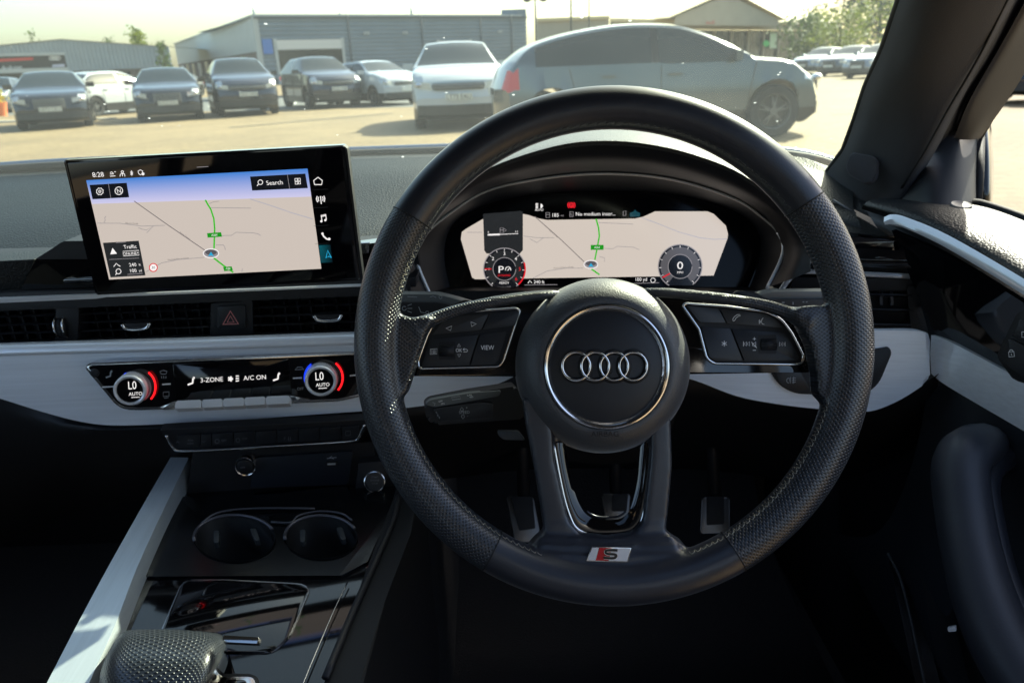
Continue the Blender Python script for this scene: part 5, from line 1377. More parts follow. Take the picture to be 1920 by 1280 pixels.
# fuel tile
fill(PQ, f2([(378, 262), (560, 248), (572, 252), (572, 438), (555, 458), (395, 455), (384, 440)]), E['box'], cu, w=w0+.0003, name='fuel_tile')
cs([[(400, 365), (550, 358)]], 1.0, E['hi'], w0+.0005); cs([[(402, 364), (460, 362)]], 3.0, E['hi'], w0+.0005)
cs([['c', (461, 330), (477, 330), (477, 354), (461, 354)], [(461, 341), (477, 341)], [(480, 334), (492, 341), (482, 347)]], 1.0, E['lgrey'], w0+.0005)
text(PQ, '0', *c2(404, 351), 3.4, E['hi'], cu, w=w0+.0005); text(PQ, '1/1', *c2(541, 348), 3.4, E['hi'], cu, w=w0+.0005)
def gauge(cx, cy, r, left):
    g = empty('gauge', PQ.P(cx, cy, w0)); g.parent = cu; g.matrix_parent_inverse = Matrix.Identity(4)
    g.location = parent_world(cu).inverted() @ PQ.P(cx, cy, w0)
    fill(PQ, circ(cx, cy, r, 40, 120, 420), E['black'], g, w=w0+.0005, name='gauge_face')
    stroke(PQ, [circ(cx, cy, r, 40, 125 if left else 120, 415)], 1.8, E['lgrey'], g, w=w0+.0007, name='gauge_ring')
    stroke(PQ, [circ(cx, cy, r*.72, 40, 125, 415)], r*.36, E['gauge'] if not left else E['box'], g, w=w0+.0006, name='gauge_band')
    stroke(PQ, [circ(cx, cy, r*.55, 30, 0, 360)], 1.2, E['lgrey'], g, w=w0+.0007, name='gauge_ring')
    fill(PQ, circ(cx, cy, r*.53, 30), E['black'], g, w=w0+.0008, name='gauge_centre')
    tk = []
    n = 12
    for i in range(n+1):
        a = R(130+280*i/n); tk.append([(cx+r*.86*math.cos(a), cy+r*.86*math.sin(a)), (cx+r*.96*math.cos(a), cy+r*.96*math.sin(a))])
    stroke(PQ, tk, .8, E['hi'], g, w=w0+.0008, name='tick_marks')
    if left:
        for s, a in (('1', 180), ('2', 222), ('3', 270), ('4', 318), ('5', 0), ('6', 40)):
            m = E['red'] if s in '56' else E['hi']
            text(PQ, s, cx+r*.74*math.cos(R(a)), cy+r*.74*math.sin(R(a)), 6.5 if s != '1' else 4, m, g, w=w0+.001, name='numeral')
        stroke(PQ, [circ(cx, cy, r*1.0, 12, -18, 48)], 2.6, E['red'], g, w=w0+.001, name='red_zone')
        stroke(PQ, [[(cx-r*.95, cy), (cx-r*.62, cy)]], 2, E['red'], g, w=w0+.0012, name='needle')
        text(PQ, 'P', cx-6, cy+1, 13, E['hi'], g, w=w0+.001, sx=1.2); text(PQ, 'DYNAMIC', cx, cy+12, 3.8, E['red'], g, w=w0+.001)
        stroke(PQ, [circ(cx+7, cy+1, 5, 10, -200, 20), [(cx+6, cy+3), (cx+11, cy-3)]], 1.3, E['hi'], g, w=w0+.001)
        text(PQ, 'READY', cx, cy+26, 4.2, E['hi'], g, w=w0+.001); text(PQ, '1 / min x 1000', cx, cy+34, 3.0, E['lgrey'], g, w=w0+.001)
    else:
        text(PQ, '0', cx, cy-2, 14, E['hi'], g, w=w0+.001, sx=1.25); text(PQ, 'MPH', cx, cy+11, 4, E['hi'], g, w=w0+.001)
        stroke(PQ, [[(cx-r*.55*math.cos(R(32)), cy+r*.6*math.sin(R(32))), (cx-r*.95*math.cos(R(32)), cy+r*.95*math.sin(R(32)))]], 2.4, E['red'], g, w=w0+.0012, name='needle')
gauge(*c2(482, 530), 39, True); gauge(*c2(1337, 518), 41, False)
# hood
hood_lip = [(728, 560), (745, 500), (778, 430), (812, 380), (880, 333), (960, 297), (1063, 269), (1155, 264), (1235, 273), (1304, 290), (1377, 318), (1440, 360), (1490, 410), (1515, 450), (1520, 500)]
def shift(l, dx, dy, d, sc=1.0): return [((x-1130)*sc+1130+dx, y+dy, d) for x, y in l]
hd_ = [[(740, 420, .86), (760, 370, .88), (800, 325, .91), (850, 290, .94), (900, 262, .97), (980, 238, 1.0), (1070, 222, 1.02), (1155, 219, 1.02), (1235, 224, 1.02), (1304, 236, 1.0), (1377, 262, .97), (1440, 300, .94), (1490, 345, .90), (1540, 390, .86), (1560, 430, .84)],
       [(730, 470, .80), (745, 420, .81), (778, 370, .83), (820, 330, .85), (880, 292, .87), (960, 262, .88), (1063, 240, .89), (1155, 236, .89), (1235, 242, .89), (1304, 257, .88), (1377, 284, .87), (1440, 324, .85), (1495, 370, .83), (1535, 410, .80), (1545, 450, .78)],
       shift(hood_lip, 0, -4, .715), shift(hood_lip, 0, 2, .705), shift(hood_lip, 0, 9, .707)]
hu = tag(empty('instrument_hood', pt(1130, 330, .8)), 'arched grained hood over the instrument cluster, sunlit along its top', 'instrument hood')
loft('hood_top', hd_, hoodm, hu, 4, 4)
a2 = resample(arc, 15)
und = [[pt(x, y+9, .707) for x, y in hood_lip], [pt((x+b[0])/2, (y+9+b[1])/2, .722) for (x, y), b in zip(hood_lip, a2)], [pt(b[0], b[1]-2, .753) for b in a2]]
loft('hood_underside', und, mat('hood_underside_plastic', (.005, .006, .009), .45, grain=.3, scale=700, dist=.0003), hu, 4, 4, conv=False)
# column shroud and dark backing beneath the cluster
pb = Panel(1130, 620, .775, vyaw(0, 10))
plate('column_surround', pb, rp([(770, 545), (1480, 545), (1500, 640), (1250, 700), (900, 705), (760, 660)], 10), darker, cu, w=.0, th=.05, bev=.003)

# ================================================================== right end of dashboard
PR = Panel(1600, 520, .775, vyaw(-20, 0))
plate('end_pod_face', PR, rp([(1470, 480), (1720, 475), (1745, 620), (1430, 640), (1440, 560)], 4), dark, dash, w=-.01, th=.04, bev=.002)
plate('gloss_insert', PR, rp([(1462, 455), (1560, 440), (1690, 452), (1712, 500), (1475, 492)], [2, 0, 6, 4, 2]), gloss, dash, w=.002, th=.02, bev=.003)
loft('gloss_fin', [[(1470, 462, .775), (1600, 464, .755), (1695, 470, .735)], [(1472, 480, .768), (1600, 486, .745), (1702, 492, .728)], [(1474, 490, .775), (1600, 499, .748), (1710, 503, .73)]], gloss, dash)
tube('chrome_outline', [PR.P(x, y, .006) for x, y in cat([(1462, 548), (1476, 528), (1492, 512), (1515, 509), (1600, 513), (1706, 518)], 5)], .0028, satin_m, dash, n=8)
plate('vent_brow', PR, rp([(1490, 520), (1712, 523), (1720, 545), (1480, 545)], 2), dark, dash, w=.004, th=.01)
v = tag(empty('air_vent', PR.P(1650, 590, 0)), 'right-hand air vent between the steering wheel rim and the door', 'air vent', 'air vents in the dashboard')
plate('vent_back', PR, [(1480, 540), (1720, 540), (1726, 620), (1480, 625)], darker, v, w=-.006, th=.01, bev=0)
for y in (548, 576, 604):
    A, B = PR.P(1490, y, .004), PR.P(1708, y+4, .004); V = []
    for q in (A, B):
        for o, h_ in ((.004, .0012), (.006, 0), (.004, -.0012), (-.014, -.006), (-.014, -.0045)): V.append(q+PR.N*o*.6+Vector((0, 0, h_)))
    n = 5; mk('slat', V, [(k, (k+1) % n, n+(k+1) % n, n+k) for k in range(n)]+[tuple(range(n)), tuple(range(2*n-1, n-1, -1))], slat_m, v, smooth=False)
plate('vent_frame', PR, rp([(1700, 536), (1722, 536), (1732, 618), (1708, 618)], 4), dark, v, w=.006, th=.02, bev=.002)
for x in (1650, 1670): plate('vane', PR, [(x, 550), (x+5, 550), (x+5, 572), (x, 572)], mat('vane_grey', (.12, .12, .13), .4) if 'vane_grey' not in MATS else MATS['vane_grey'], v, w=.001, th=.008, bev=0)
# dash side slope with defroster slot
ds = loft('dash_end_cap', [[(1535, 372, .88), (1580, 392, .86), (1625, 415, .83), (1660, 438, .80)], [(1545, 420, .83), (1590, 428, .815), (1640, 440, .80), (1690, 455, .775)], [(1500, 452, .79), (1560, 455, .785), (1640, 458, .775), (1695, 462, .765)]], soft, dash)
loft('pillar_foot_pad', [[(1480, 292, 1.0), (1520, 300, .98), (1580, 335, .93), (1640, 372, .88), (1660, 385, .86)], [(1500, 318, .96), (1545, 340, .93), (1590, 368, .89), (1620, 386, .86), (1640, 398, .84)], [(1540, 352, .92), (1570, 372, .89), (1600, 392, .86), (1640, 412, .83), (1660, 430, .81)]], soft, dash)
loft('dash_end_seal', [[(1540, 352, .96), (1620, 372, .93), (1712, 384, .90)], [(1540, 410, .93), (1630, 430, .90), (1740, 450, .86)], [(1540, 480, .90), (1640, 500, .87), (1760, 520, .83)]], darker, dash)
slot = [(1562, 375, .855), (1590, 392, .845), (1604, 400, .84)]
loft('defroster_slot', [[(1555, 377, .858), (1583, 388, .85), (1606, 400, .835)], [(1560, 388, .853), (1580, 398, .847), (1604, 401, .834)]], darker, dash)
tube('defroster_rim', [pt(*p) for p in slot], .0014, MATS['vane_grey'], dash)

# ================================================================== STALKS
def stalk(name, label, catg): return tag(empty(name, pt(1130, 600, .65)), label, catg)
PI = Panel(820, 570, .66, vyaw(0, 8))
is_ = stalk('indicator_stalk', 'grey indicator stalk left of the hub behind the wheel', 'stalk')
plate('stalk_top', PI, rp([(700, 551), (820, 552), (860, 562), (880, 568), (940, 590), (700, 590)], 8), mat('grey_stalk', (.09, .10, .105), .4), is_, w=0, th=.018, bev=.003)
plate('stalk_face', PI, rp([(700, 567), (820, 567), (855, 574), (870, 612), (700, 615)], 6), dark, is_, w=.004, th=.015, bev=.002)
stroke(PI, [circ(758, 578, 4, 8), [(764, 573), (772, 570)], [(764, 578), (773, 578)], [(764, 583), (772, 586)], [(785, 575), (789, 585), (797, 587)], ['c']+circ(801, 586, 3, 8)], 1.2, grey_print, is_, w=.0045)
stroke(PI, [[(806, 557), (812, 555), (818, 558)], ['c']+circ(826, 557, 3, 8), [(764, 556), (782, 557)]], 1.0, grey_print, is_, w=.0004)
ws = stalk('wiper_stalk', 'grey wiper stalk right of the hub behind the wheel', 'stalk')
PW = Panel(1480, 565, .66, vyaw(0, 8))
plate('stalk_top', PW, rp([(1425, 553), (1450, 547), (1560, 546), (1560, 568), (1440, 568)], 5), MATS['grey_stalk'], ws, w=0, th=.018, bev=.003)
plate('stalk_face', PW, rp([(1440, 562), (1560, 560), (1560, 585), (1460, 590)], 5), dark, ws, w=.004, th=.015, bev=.002)
stroke(PW, [[(1466, 567), (1471, 567)], [(1487, 566), (1487, 571)], [(1505, 566), (1508, 566)], [(1511, 566), (1514, 566)]], 1.4, grey_print, ws, w=.0045)
for nm, lb, pts in (('shift_paddle', 'black shift paddle on the left behind the wheel spoke', [(812, 592), (845, 572), (870, 562), (882, 563), (888, 572), (860, 600)]), ('shift_paddle', 'black shift paddle on the right behind the wheel spoke', [(1373, 553), (1381, 545), (1400, 546), (1440, 560), (1460, 575), (1400, 580)])):
    e = tag(empty(nm, pt(pts[0][0], pts[0][1], .6)), lb, 'paddle'); pp_ = Panel(pts[0][0], pts[0][1], .60, vyaw(0, 15)); plate('paddle_blade', pp_, rp(pts, 4), btnm, e, w=0, th=.003, bev=.001)
PCr = Panel(860, 770, .62, vyaw(8, 12))
cc = stalk('cruise_stalk', 'short black cruise control stalk with speed symbols below the left spoke', 'stalk')
plate('stalk_body', PCr, rp([(795, 760), (804, 752), (880, 737), (965, 724), (985, 745), (985, 785), (880, 792), (815, 797), (800, 785)], [6, 6, 4, 4, 4, 8, 4, 8, 6]), dark, cc, w=0, th=.02, bev=.004, seg=3)
plate('stalk_top', PCr, rp([(797, 758), (806, 750), (880, 737), (940, 732), (936, 742), (880, 752), (815, 763)], 4), MATS['grey_stalk'], cc, w=.003, th=.008, bev=.001)
plate('stalk_face', PCr, rp([(812, 766), (900, 754), (925, 756), (925, 784), (822, 791)], 5), btnm, cc, w=.004, th=.01, bev=.0015)
text(PCr, 'SPEED', 870.5, 772.5, 5.2, grey_print, cc, w=.0045, slope=-.03); text(PCr, '+', 875, 764, 4.5, grey_print, cc, w=.0045); text(PCr, '-', 877, 780, 3, grey_print, cc, w=.0045, sx=1.5)
stroke(PCr, [['c', (866, 763), (869.5, 768), (868, 768), (868, 770), (864, 770), (864, 768), (862.5, 768)], ['c', (868, 785), (871.5, 780), (870, 780), (870, 777), (866, 777), (866, 780), (864.5, 780)]], .9, grey_print, cc, w=.0045)
for s, x, y in (('S', 818.5, 773), ('E', 821, 778), ('T', 824, 783)): text(PCr, s, x, y, 3.8, grey_print, cc, w=.0045, slope=-.3)
text(PCr, 'OFF', 826, 752, 3.2, white_print, cc, w=.0036, slope=-.15); text(PCr, 'ON', 830, 756.5, 3.0, white_print, cc, w=.0036, slope=-.15); text(PCr, 'CAN', 880, 740.5, 3.0, white_print, cc, w=.0036, slope=-.12); text(PCr, 'RES', 884, 744, 3.0, white_print, cc, w=.0036, slope=-.12)
stroke(PCr, [['c', (846, 745), (862, 742.5), (864, 747), (848, 749.5)], [(811, 754), (816, 756), (814, 760)]], .9, grey_print, cc, w=.0036)
ad = stalk('column_adjuster', 'small grey steering column release lever below the cruise stalk', 'lever')
plate('lever_blade', Panel(955, 815, .62, vyaw(0, 20)), rp([(932, 808), (972, 808), (985, 825), (945, 824), (934, 816)], 4), mat('lever_grey', (.05, .055, .065), .45), ad, w=0, th=.01, bev=.002)
# steering column shroud behind the hub
sc_ = tag(empty('steering_column', pt(1130, 720, .7)), 'black steering column shroud behind the hub', 'steering column')
loft('shroud', [[(980, 560, .66), (1135, 545, .65), (1290, 560, .66)], [(975, 680, .63), (1135, 690, .61), (1295, 680, .63)], [(1010, 800, .65), (1135, 820, .63), (1260, 800, .65)], [(1030, 860, .78), (1135, 870, .76), (1240, 860, .78)]], darker, sc_)

# ================================================================== PEDALS
def pedal(label, quad, d, nrm, inner):
    e = tag(empty('pedal', pt(*quad[0], d)), label, 'pedal'); P_ = Panel(*quad[0], d, nrm)
    plate('steel_frame', P_, rp(quad, 5), pedalm, e, w=0, th=.008, bev=.0015); plate('rubber_pad', P_, rp(inner, 3), rubber, e, w=.002, th=.005, bev=.001)
    a = P_.P(sum(q[0] for q in quad)/4, min(q[1] for q in quad)+10, -.01); tube('pedal_arm', [a, a+Vector((0, .12, .25))], .008, dark, e)
pedalm = metalp
pedal('steel accelerator pedal with a black rubber centre at the right', [(1316, 932), (1368, 932), (1368, 998), (1313, 1000)], .93, vyaw(0, 35), [(1326, 930), (1358, 930), (1358, 982), (1326, 984)])
pedal('steel brake pedal glimpsed through the lower spoke opening', [(1128, 925), (1182, 925), (1178, 975), (1136, 975)], .93, vyaw(0, 35), [(1148, 925), (1178, 925), (1175, 958), (1148, 958)])
pedal('steel foot rest left of the lower spoke', [(950, 930), (1000, 930), (1016, 1016), (966, 1016)], .93, vyaw(10, 40), [(958, 930), (998, 930), (1004, 990), (974, 994)])
fw = tag(empty('footwell', cw(0, .9, -.8)), 'dark carpeted driver footwell around the pedals', 'footwell')
loft('footwell_floor', [[cw(-.12, .25, -.80), cw(.15, .25, -.80), cw(.42, .25, -.80)], [cw(-.12, .8, -.80), cw(.15, .8, -.80), cw(.42, .8, -.80)], [cw(-.12, 1.1, -.74), cw(.15, 1.1, -.74), cw(.42, 1.1, -.74)], [cw(-.12, 1.2, -.55), cw(.15, 1.2, -.55), cw(.42, 1.2, -.55)]], carpet, fw, conv=False)
loft('tunnel_side', [[cw(-.12, .1, -.45), cw(-.12, .8, -.48), cw(-.12, 1.2, -.5)], [cw(-.10, .1, -.8), cw(-.10, .8, -.8), cw(-.10, 1.2, -.8)]], carpet, fw, conv=False)

# ================================================================== WINDSCREEN PILLAR
pi_ = tag(empty('pillar_trim', pt(1650, 350, .85)), 'dark fabric windscreen pillar trim right of the windscreen', 'pillar trim')
pil = [
 [(1716, -70, .60), (1745, -80, .575), (1790, -85, .56), (1850, -85, .56), (1925, -85, .57), (1950, -85, .585)],
 [(1687, 0, .645), (1715, 0, .62), (1755, 0, .605), (1812, 0, .60), (1880, 0, .61), (1903, 0, .625)],
 [(1656, 90, .715), (1682, 90, .69), (1718, 95, .67), (1765, 100, .665), (1826, 104, .675), (1846, 106, .69)],
 [(1624, 161, .78), (1652, 163, .75), (1690, 168, .73), (1738, 175, .72), (1785, 184, .725), (1802, 188, .74)],
 [(1603, 225, .84), (1628, 230, .81), (1664, 240, .79), (1705, 255, .775), (1740, 275, .775), (1756, 280, .79)],
 [(1582, 281, .89), (1600, 292, .865), (1635, 308, .84), (1672, 325, .82), (1705, 340, .81), (1716, 345, .82)],
 [(1553, 320, .94), (1580, 340, .905), (1613, 357, .875), (1650, 370, .85), (1682, 382, .83), (1692, 387, .84)],
 [(1540, 345, .945), (1572, 368, .91), (1610, 385, .88), (1650, 398, .86), (1682, 406, .84), (1694, 408, .84)]]
loft('pillar_cover', pil, fabric, pi_, 5, 5)
pv = [(1892, -6, .612), (1836, 106, .678), (1778, 205, .73), (1735, 282, .775), (1690, 352, .82)]
tube('pillar_seam', [pt(x, y, d-.002) for x, y, d in [tuple(q) for q in cat(pv, 4)]], .0012, rubber, pi_)
PPp = Panel(1615, 315, .835, (-.62, -.74, .22))
spk = rp([(1595, 285), (1636, 292), (1647, 302), (1643, 335), (1628, 348), (1590, 328), (1585, 312)], [9, 8, 6, 8, 9, 12, 8])
plate('airbag_cap_edge', PPp, spk, mat('cap_edge_grey', (.075, .075, .085), .7), pi_, w=.001, th=.008, bev=.001)
plate('airbag_cap', PPp, inset(spk, 2.0), fabric, pi_, w=.003, th=.008, bev=.0015)
# windscreen edge frit and seal
tube('windscreen_seal', [pt(x, y, d+.012) for x, y, d in [r[0] for r in pil]], .004, rubber, pi_)
# door frame side
df = tag(empty('door_window_frame', pt(1800, 250, .8)), 'dark upright door frame and corner panel beside the driver window', 'door frame')
rows = [
 [(1935, -20, .655), (1955, -30, .65), (1985, -50, .66), (2030, -60, .68)],
 [(1873, 92, .715), (1892, 85, .71), (1922, 72, .715), (1965, 60, .73)],
 [(1817, 190, .765), (1835, 184, .76), (1866, 176, .765), (1900, 172, .78)],
 [(1788, 262, .815), (1806, 262, .81), (1822, 262, .81), (1838, 260, .825)]]
loft('frame_cover', rows, mat('frame_plastic', (.055, .052, .052), .6, grain=.4, scale=800, dist=.0003), df, 5, 5)
loft('frame_channel', [[(1900, -10, .64), (1842, 106, .705), (1798, 188, .755), (1750, 280, .81), (1700, 350, .84)], [(1920, -10, .68), (1860, 106, .74), (1810, 190, .79), (1775, 272, .835), (1730, 340, .86)], [(1940, -20, .66), (1878, 92, .72), (1822, 190, .77), (1792, 262, .82), (1760, 330, .84)]], darker, df)
loft('corner_panel', [[(1690, 340, .845), (1740, 270, .825), (1790, 240, .82), (1826, 244, .83), (1836, 250, .835)], [(1690, 380, .82), (1740, 340, .79), (1790, 325, .785), (1822, 322, .80), (1832, 322, .82)], [(1700, 395, .80), (1745, 385, .77), (1790, 385, .765), (1822, 385, .78), (1832, 385, .80)]], dark, df)
tube('window_run', [pt(1838, 258, .835), pt(1836, 320, .82), pt(1832, 388, .80)], .005, rubber, df)
tube('window_run', [pt(x, y, d) for x, y, d in ((1838, 256, .83), (1870, 200, .80), (1925, 120, .76), (2010, -10, .70))], .0035, rubber, df)
# outer mirror housing just showing past the run
mh = tag(empty('wing_mirror', pt(1850, 320, 1.0)), 'gloss-black edge of the door mirror housing beyond the driver window', 'wing mirror')
loft('mirror_edge', [[(1838, 240, .96), (1852, 226, .97), (1858, 232, 1.0)], [(1838, 300, .96), (1856, 300, .96), (1863, 300, 1.0)], [(1836, 370, .95), (1856, 372, .95), (1862, 374, 1.0)], [(1836, 386, .97), (1850, 386, .98), (1856, 386, 1.0)]], gloss, mh)

# ================================================================== DRIVER DOOR
dr = tag(empty('driver_door', cw(.42, .6, -.4)), 'driver door with sunlit top pad, chrome line, silver trim and curved grab handle', 'car door')
loft('top_pad', [
 [(1616, 392, .82), (1700, 422, .765), (1800, 474, .705), (1920, 545, .64), (2060, 634, .58)],
 [(1618, 386, .80), (1703, 412, .735), (1803, 461, .675), (1920, 532, .61), (2060, 620, .55)],
 [(1630, 376, .80), (1718, 396, .735), (1818, 438, .675), (1920, 492, .62), (2060, 577, .56)],
 [(1650, 372, .82), (1750, 385, .755), (1840, 410, .705), (1925, 450, .655), (2060, 520, .60)],
 [(1690, 372, .85), (1770, 377, .80), (1845, 388, .755), (1930, 418, .71), (2060, 478, .65)]], soft, dr, 6, 6)
tube('window_seal', [pt(x, y, d) for x, y, d in cat([(1826, 381, .79), (1850, 386, .765), (1930, 414, .72), (2060, 470, .66)], 5)], .005, rubber, dr)
loft('window_glass', [[(1832, 392, .82), (1930, 424, .735), (2100, 492, .66)], [(1836, 262, .83), (1930, 120, .76), (2100, -120, .66)]], sgm, dr)
lathe('lock_pin_ring', pt(1802, 386, .752), (0, -.2, 1), [(.010, 0), (.0095, .002), (.006, .001)], MATS['vane_grey'], dr, n=24)
loft('door_card', [
 [(1618, 385, .85), (1700, 410, .80), (1800, 460, .74), (1920, 530, .675), (2060, 618, .61)],
 [(1640, 420, .82), (1705, 445, .775), (1800, 505, .715), (1920, 580, .645), (2060, 670, .58)],
 [(1680, 480, .80), (1745, 520, .745), (1820, 580, .70), (1920, 640, .65), (2060, 730, .58)],
 [(1735, 600, .75), (1760, 630, .73), (1840, 680, .70), (1920, 730, .65), (2060, 800, .58)],
 [(1740, 720, .745), (1790, 760, .72), (1850, 800, .69), (1920, 850, .65), (2060, 920, .59)],
 [(1700, 900, .80), (1760, 950, .75), (1840, 1000, .70), (1920, 1050, .66), (2060, 1100, .60)],
 [(1640, 1000, .92), (1700, 1100, .84), (1800, 1200, .74), (1920, 1290, .68), (2060, 1330, .62)],
 [(1560, 1000, 1.05), (1660, 1180, .93), (1760, 1330, .82), (1900, 1420, .74), (2060, 1450, .68)]],
 mat('door_card_plastic', (.018, .023, .031), .5, grain=.4, scale=600, dist=.0004), dr, 5, 5)
# bright strip under the pad
def strip3(nm, top, bot, m, par, th=.006, nu=5):
    T = cat(top, nu); B = cat(bot, nu)
    a = [pt(*p) for p in T]; b = [pt(*p) for p in B]; n = len(a)
    nr = (a[1]-a[0]).cross(b[0]-a[0]).normalized()
    if nr.dot(CAM-a[0]) < 0: nr = -nr
    mid = [(p+q)/2+nr*.002 for p, q in zip(a, b)]
    V = [v-nr*th for v in a]+a+mid+b+[v-nr*th for v in b]
    Fc = [(k*n+i, (k+1)*n+i, (k+1)*n+i+1, k*n+i+1) for k in range(4) for i in range(n-1)]
    Fc += [tuple(k*n for k in range(5)), tuple(k*n+n-1 for k in range(4, -1, -1))]
    return mk(nm, V, Fc, m, par, auto=40)
strip3('chrome_line', [(1657, 416, .725), (1672, 411, .718), (1700, 417, .705), (1780, 452, .665), (1920, 534, .590), (2060, 622, .53)],
       [(1662, 421, .727), (1680, 424, .718), (1706, 432, .703), (1780, 468, .665), (1920, 553, .590), (2060, 643, .53)], satin_m, dr)
strip3('gloss_panel', [(1672, 432, .745), (1780, 482, .695), (1920, 568, .618), (2060, 660, .56)], [(1752, 622, .735), (1800, 648, .715), (1920, 712, .655), (2060, 790, .59)], gloss, dr)
strip3('aluminium_trim', [(1746, 628, .728), (1765, 634, .72), (1800, 650, .705), (1920, 714, .648), (2060, 790, .585)], [(1746, 700, .728), (1762, 714, .72), (1800, 738, .705), (1920, 808, .648), (2060, 890, .585)], alu, dr, th=.012)
# lock switches
PD = Panel(1900, 640, .63, (-.80, -.58, .15))
lk = tag(empty('lock_switch', PD.P(1900, 640, 0)), 'black door lock switch with padlock symbols at the right edge', 'switch')
plate('switch_base', PD, rp([(1868, 668), (1905, 590), (1930, 572), (1990, 600), (1960, 730), (1900, 712)], 8), dark, lk, w=.002, th=.006, bev=.001)
plate('switch_key', PD, rp([(1872, 670), (1892, 634), (1945, 660), (1925, 712), (1898, 692)], 5), btnm, lk, w=.005, th=.004, bev=.001)
plate('switch_key', PD, rp([(1896, 630), (1912, 598), (1965, 620), (1950, 656)], 5), btnm, lk, w=.005, th=.004, bev=.001)
stroke(PD, [['c', (1891, 660), (1901, 659), (1902, 668), (1892, 669)], circ(1896, 659, 3.4, 8, 180, 370), [(1896, 663), (1897, 666)]], 1.3, white_print, lk, w=.0054)
stroke(PD, [['c', (1916, 622), (1926, 622), (1926, 632), (1916, 632)]], 1.3, white_print, lk, w=.0054)
# grab handle: two-tone arm
def tubev(nm, path, m, par, n=14, flat=1.0):
    P = cat(path, 5); return tube(nm, [pt(p[0], p[1], p[2]) for p in P], [p[3]*.9 for p in P], m, par, n=n, flat=flat, up=Vector((0, 0, 1)) if 0 else None)
hm = mat('grab_handle_plastic', (.028, .032, .042), .48, grain=.35, scale=600, dist=.0003)
tubev('grab_handle', [(1872, 835, .69, .012), (1844, 832, .665, .021), (1812, 850, .645, .024), (1800, 885, .635, .0245), (1808, 960, .62, .0245), (1825, 1050, .60, .025), (1852, 1140, .58, .026), (1894, 1230, .56, .027), (1962, 1320, .54, .029), (2022, 1390, .53, .03)], hm, dr)
tubev('handle_inner', [(1917, 850, .685, .010), (1884, 858, .668, .012), (1858, 880, .655, .012), (1851, 915, .642, .011), (1860, 980, .625, .011), (1878, 1060, .603, .011), (1907, 1140, .58, .011), (1947, 1215, .56, .012), (2012, 1290, .54, .013)], mat('handle_inner_plastic', (.014, .017, .025), .5, grain=.3, scale=600, dist=.0003), dr)
# lower door: pocket, speaker grille lines, small white catch
loft('door_pocket', [[(1735, 1050, .80), (1752, 1045, .79), (1775, 1045, .77)], [(1728, 1080, .80), (1765, 1120, .77), (1790, 1160, .74)], [(1755, 1240, .76), (1790, 1290, .73), (1830, 1330, .70)]], dark, dr)
for i in range(16):
    o_ = i*5.2
    tube('grille_line', [pt(1668+o_*.85-i*.2, 1050+i*6, .845-.001*i), pt(1690+o_*.7, 1150+i*4, .82-.001*i), pt(1722+o_*.55, 1300, .79-.001*i)], .0009, dark, dr, n=5)
tube('speaker_edge', [pt(x, y, d) for x, y, d in cat([(1664, 1035, .845), (1690, 1090, .835), (1712, 1180, .81), (1738, 1300, .785)], 5)], .0018, mat('edge_grey', (.04, .045, .05), .5), dr, n=6)
plate('white_catch', Panel(1784, 1180, .70, (-.6, -.7, .3)), rp([(1776, 1176), (1792, 1173), (1793, 1183), (1778, 1184)], 2), mat('white_plastic', (.8, .82, .85), .4), dr, w=0, th=.004)
stroke(Panel(1918, 1190, .62, (-.6, -.7, .3)), [['c', (1912, 1188), (1935, 1187), (1935, 1193), (1913, 1193)]], 1.2, grey_print, dr)
# ================================================================== STEERING WHEEL
D0 = .54; PX = D0/F           # wheel plane faces the camera, PX metres per photo pixel on it
WN = -FW                      # towards the driver
WC = pt(1150, 648, D0)
sw = tag(empty('steering_wheel', WC), 'black leather steering wheel with perforated grips, round hub and flat lower spoke', 'steering wheel')
def WP(px, py, w=0.0): return WC + RT*((px-1150)*PX) - UP*((py-648)*PX) + WN*w
class WPan(Panel):
    """flat face parallel to the wheel; pixels measured in the wheel plane, seen from the camera"""
    def __init__(s, w): s.w = w; s.N = WN; s.o = pt(1150, 648, D0-w)
PW0 = lambda w: WPan(w)
RM, RA, RB = 446*PX, 40.3*PX, .0153
def rimp(a, phi, k=1.0, off=0.0):
    """a: angle round the wheel (0 right, 90 top); phi: angle round the grip (0 outer, 90 facing driver)"""
    rad = RT*math.cos(a)+UP*math.sin(a)
    return WC + rad*(RM+(RA+off)*math.cos(phi)) + WN*((RB+off)*math.sin(phi))
# leather body: rim + spokes fused, then relaxed so the joints flow
V, Fc = [], []
NA, NP = 220, 28
for i in range(NA):
    a = 2*math.pi*i/NA
    for j in range(NP): V.append(rimp(a, 2*math.pi*j/NP))
for i in range(NA):
    for j in range(NP):
        Fc.append((i*NP+j, i*NP+(j+1) % NP, ((i+1) % NA)*NP+(j+1) % NP, ((i+1) % NA)*NP+j))
parts = [(V, Fc)]
def slab(pts, w0, w1):
    """closed prism in the wheel plane from w0 (near) to w1"""
    n = len(pts); VV = [WP(x, y, w0) for x, y in pts]+[WP(x, y, w1) for x, y in pts]
    return VV, [tuple(range(n-1, -1, -1)), tuple(range(n, 2*n))]+[(i, (i+1) % n, n+(i+1) % n, n+i) for i in range(n)]
def wedge(pts, n_=0):
    """prism whose near face depth is given per point: (x, y, w_near)"""
    n = len(pts); VV = [WP(x, y, w) for x, y, w in pts]+[WP(x, y, w-.020) for x, y, w in pts]
    return VV, [tuple(range(n-1, -1, -1)), tuple(range(n, 2*n))]+[(i, (i+1) % n, n+(i+1) % n, n+i) for i in range(n)]
SPK = -.014
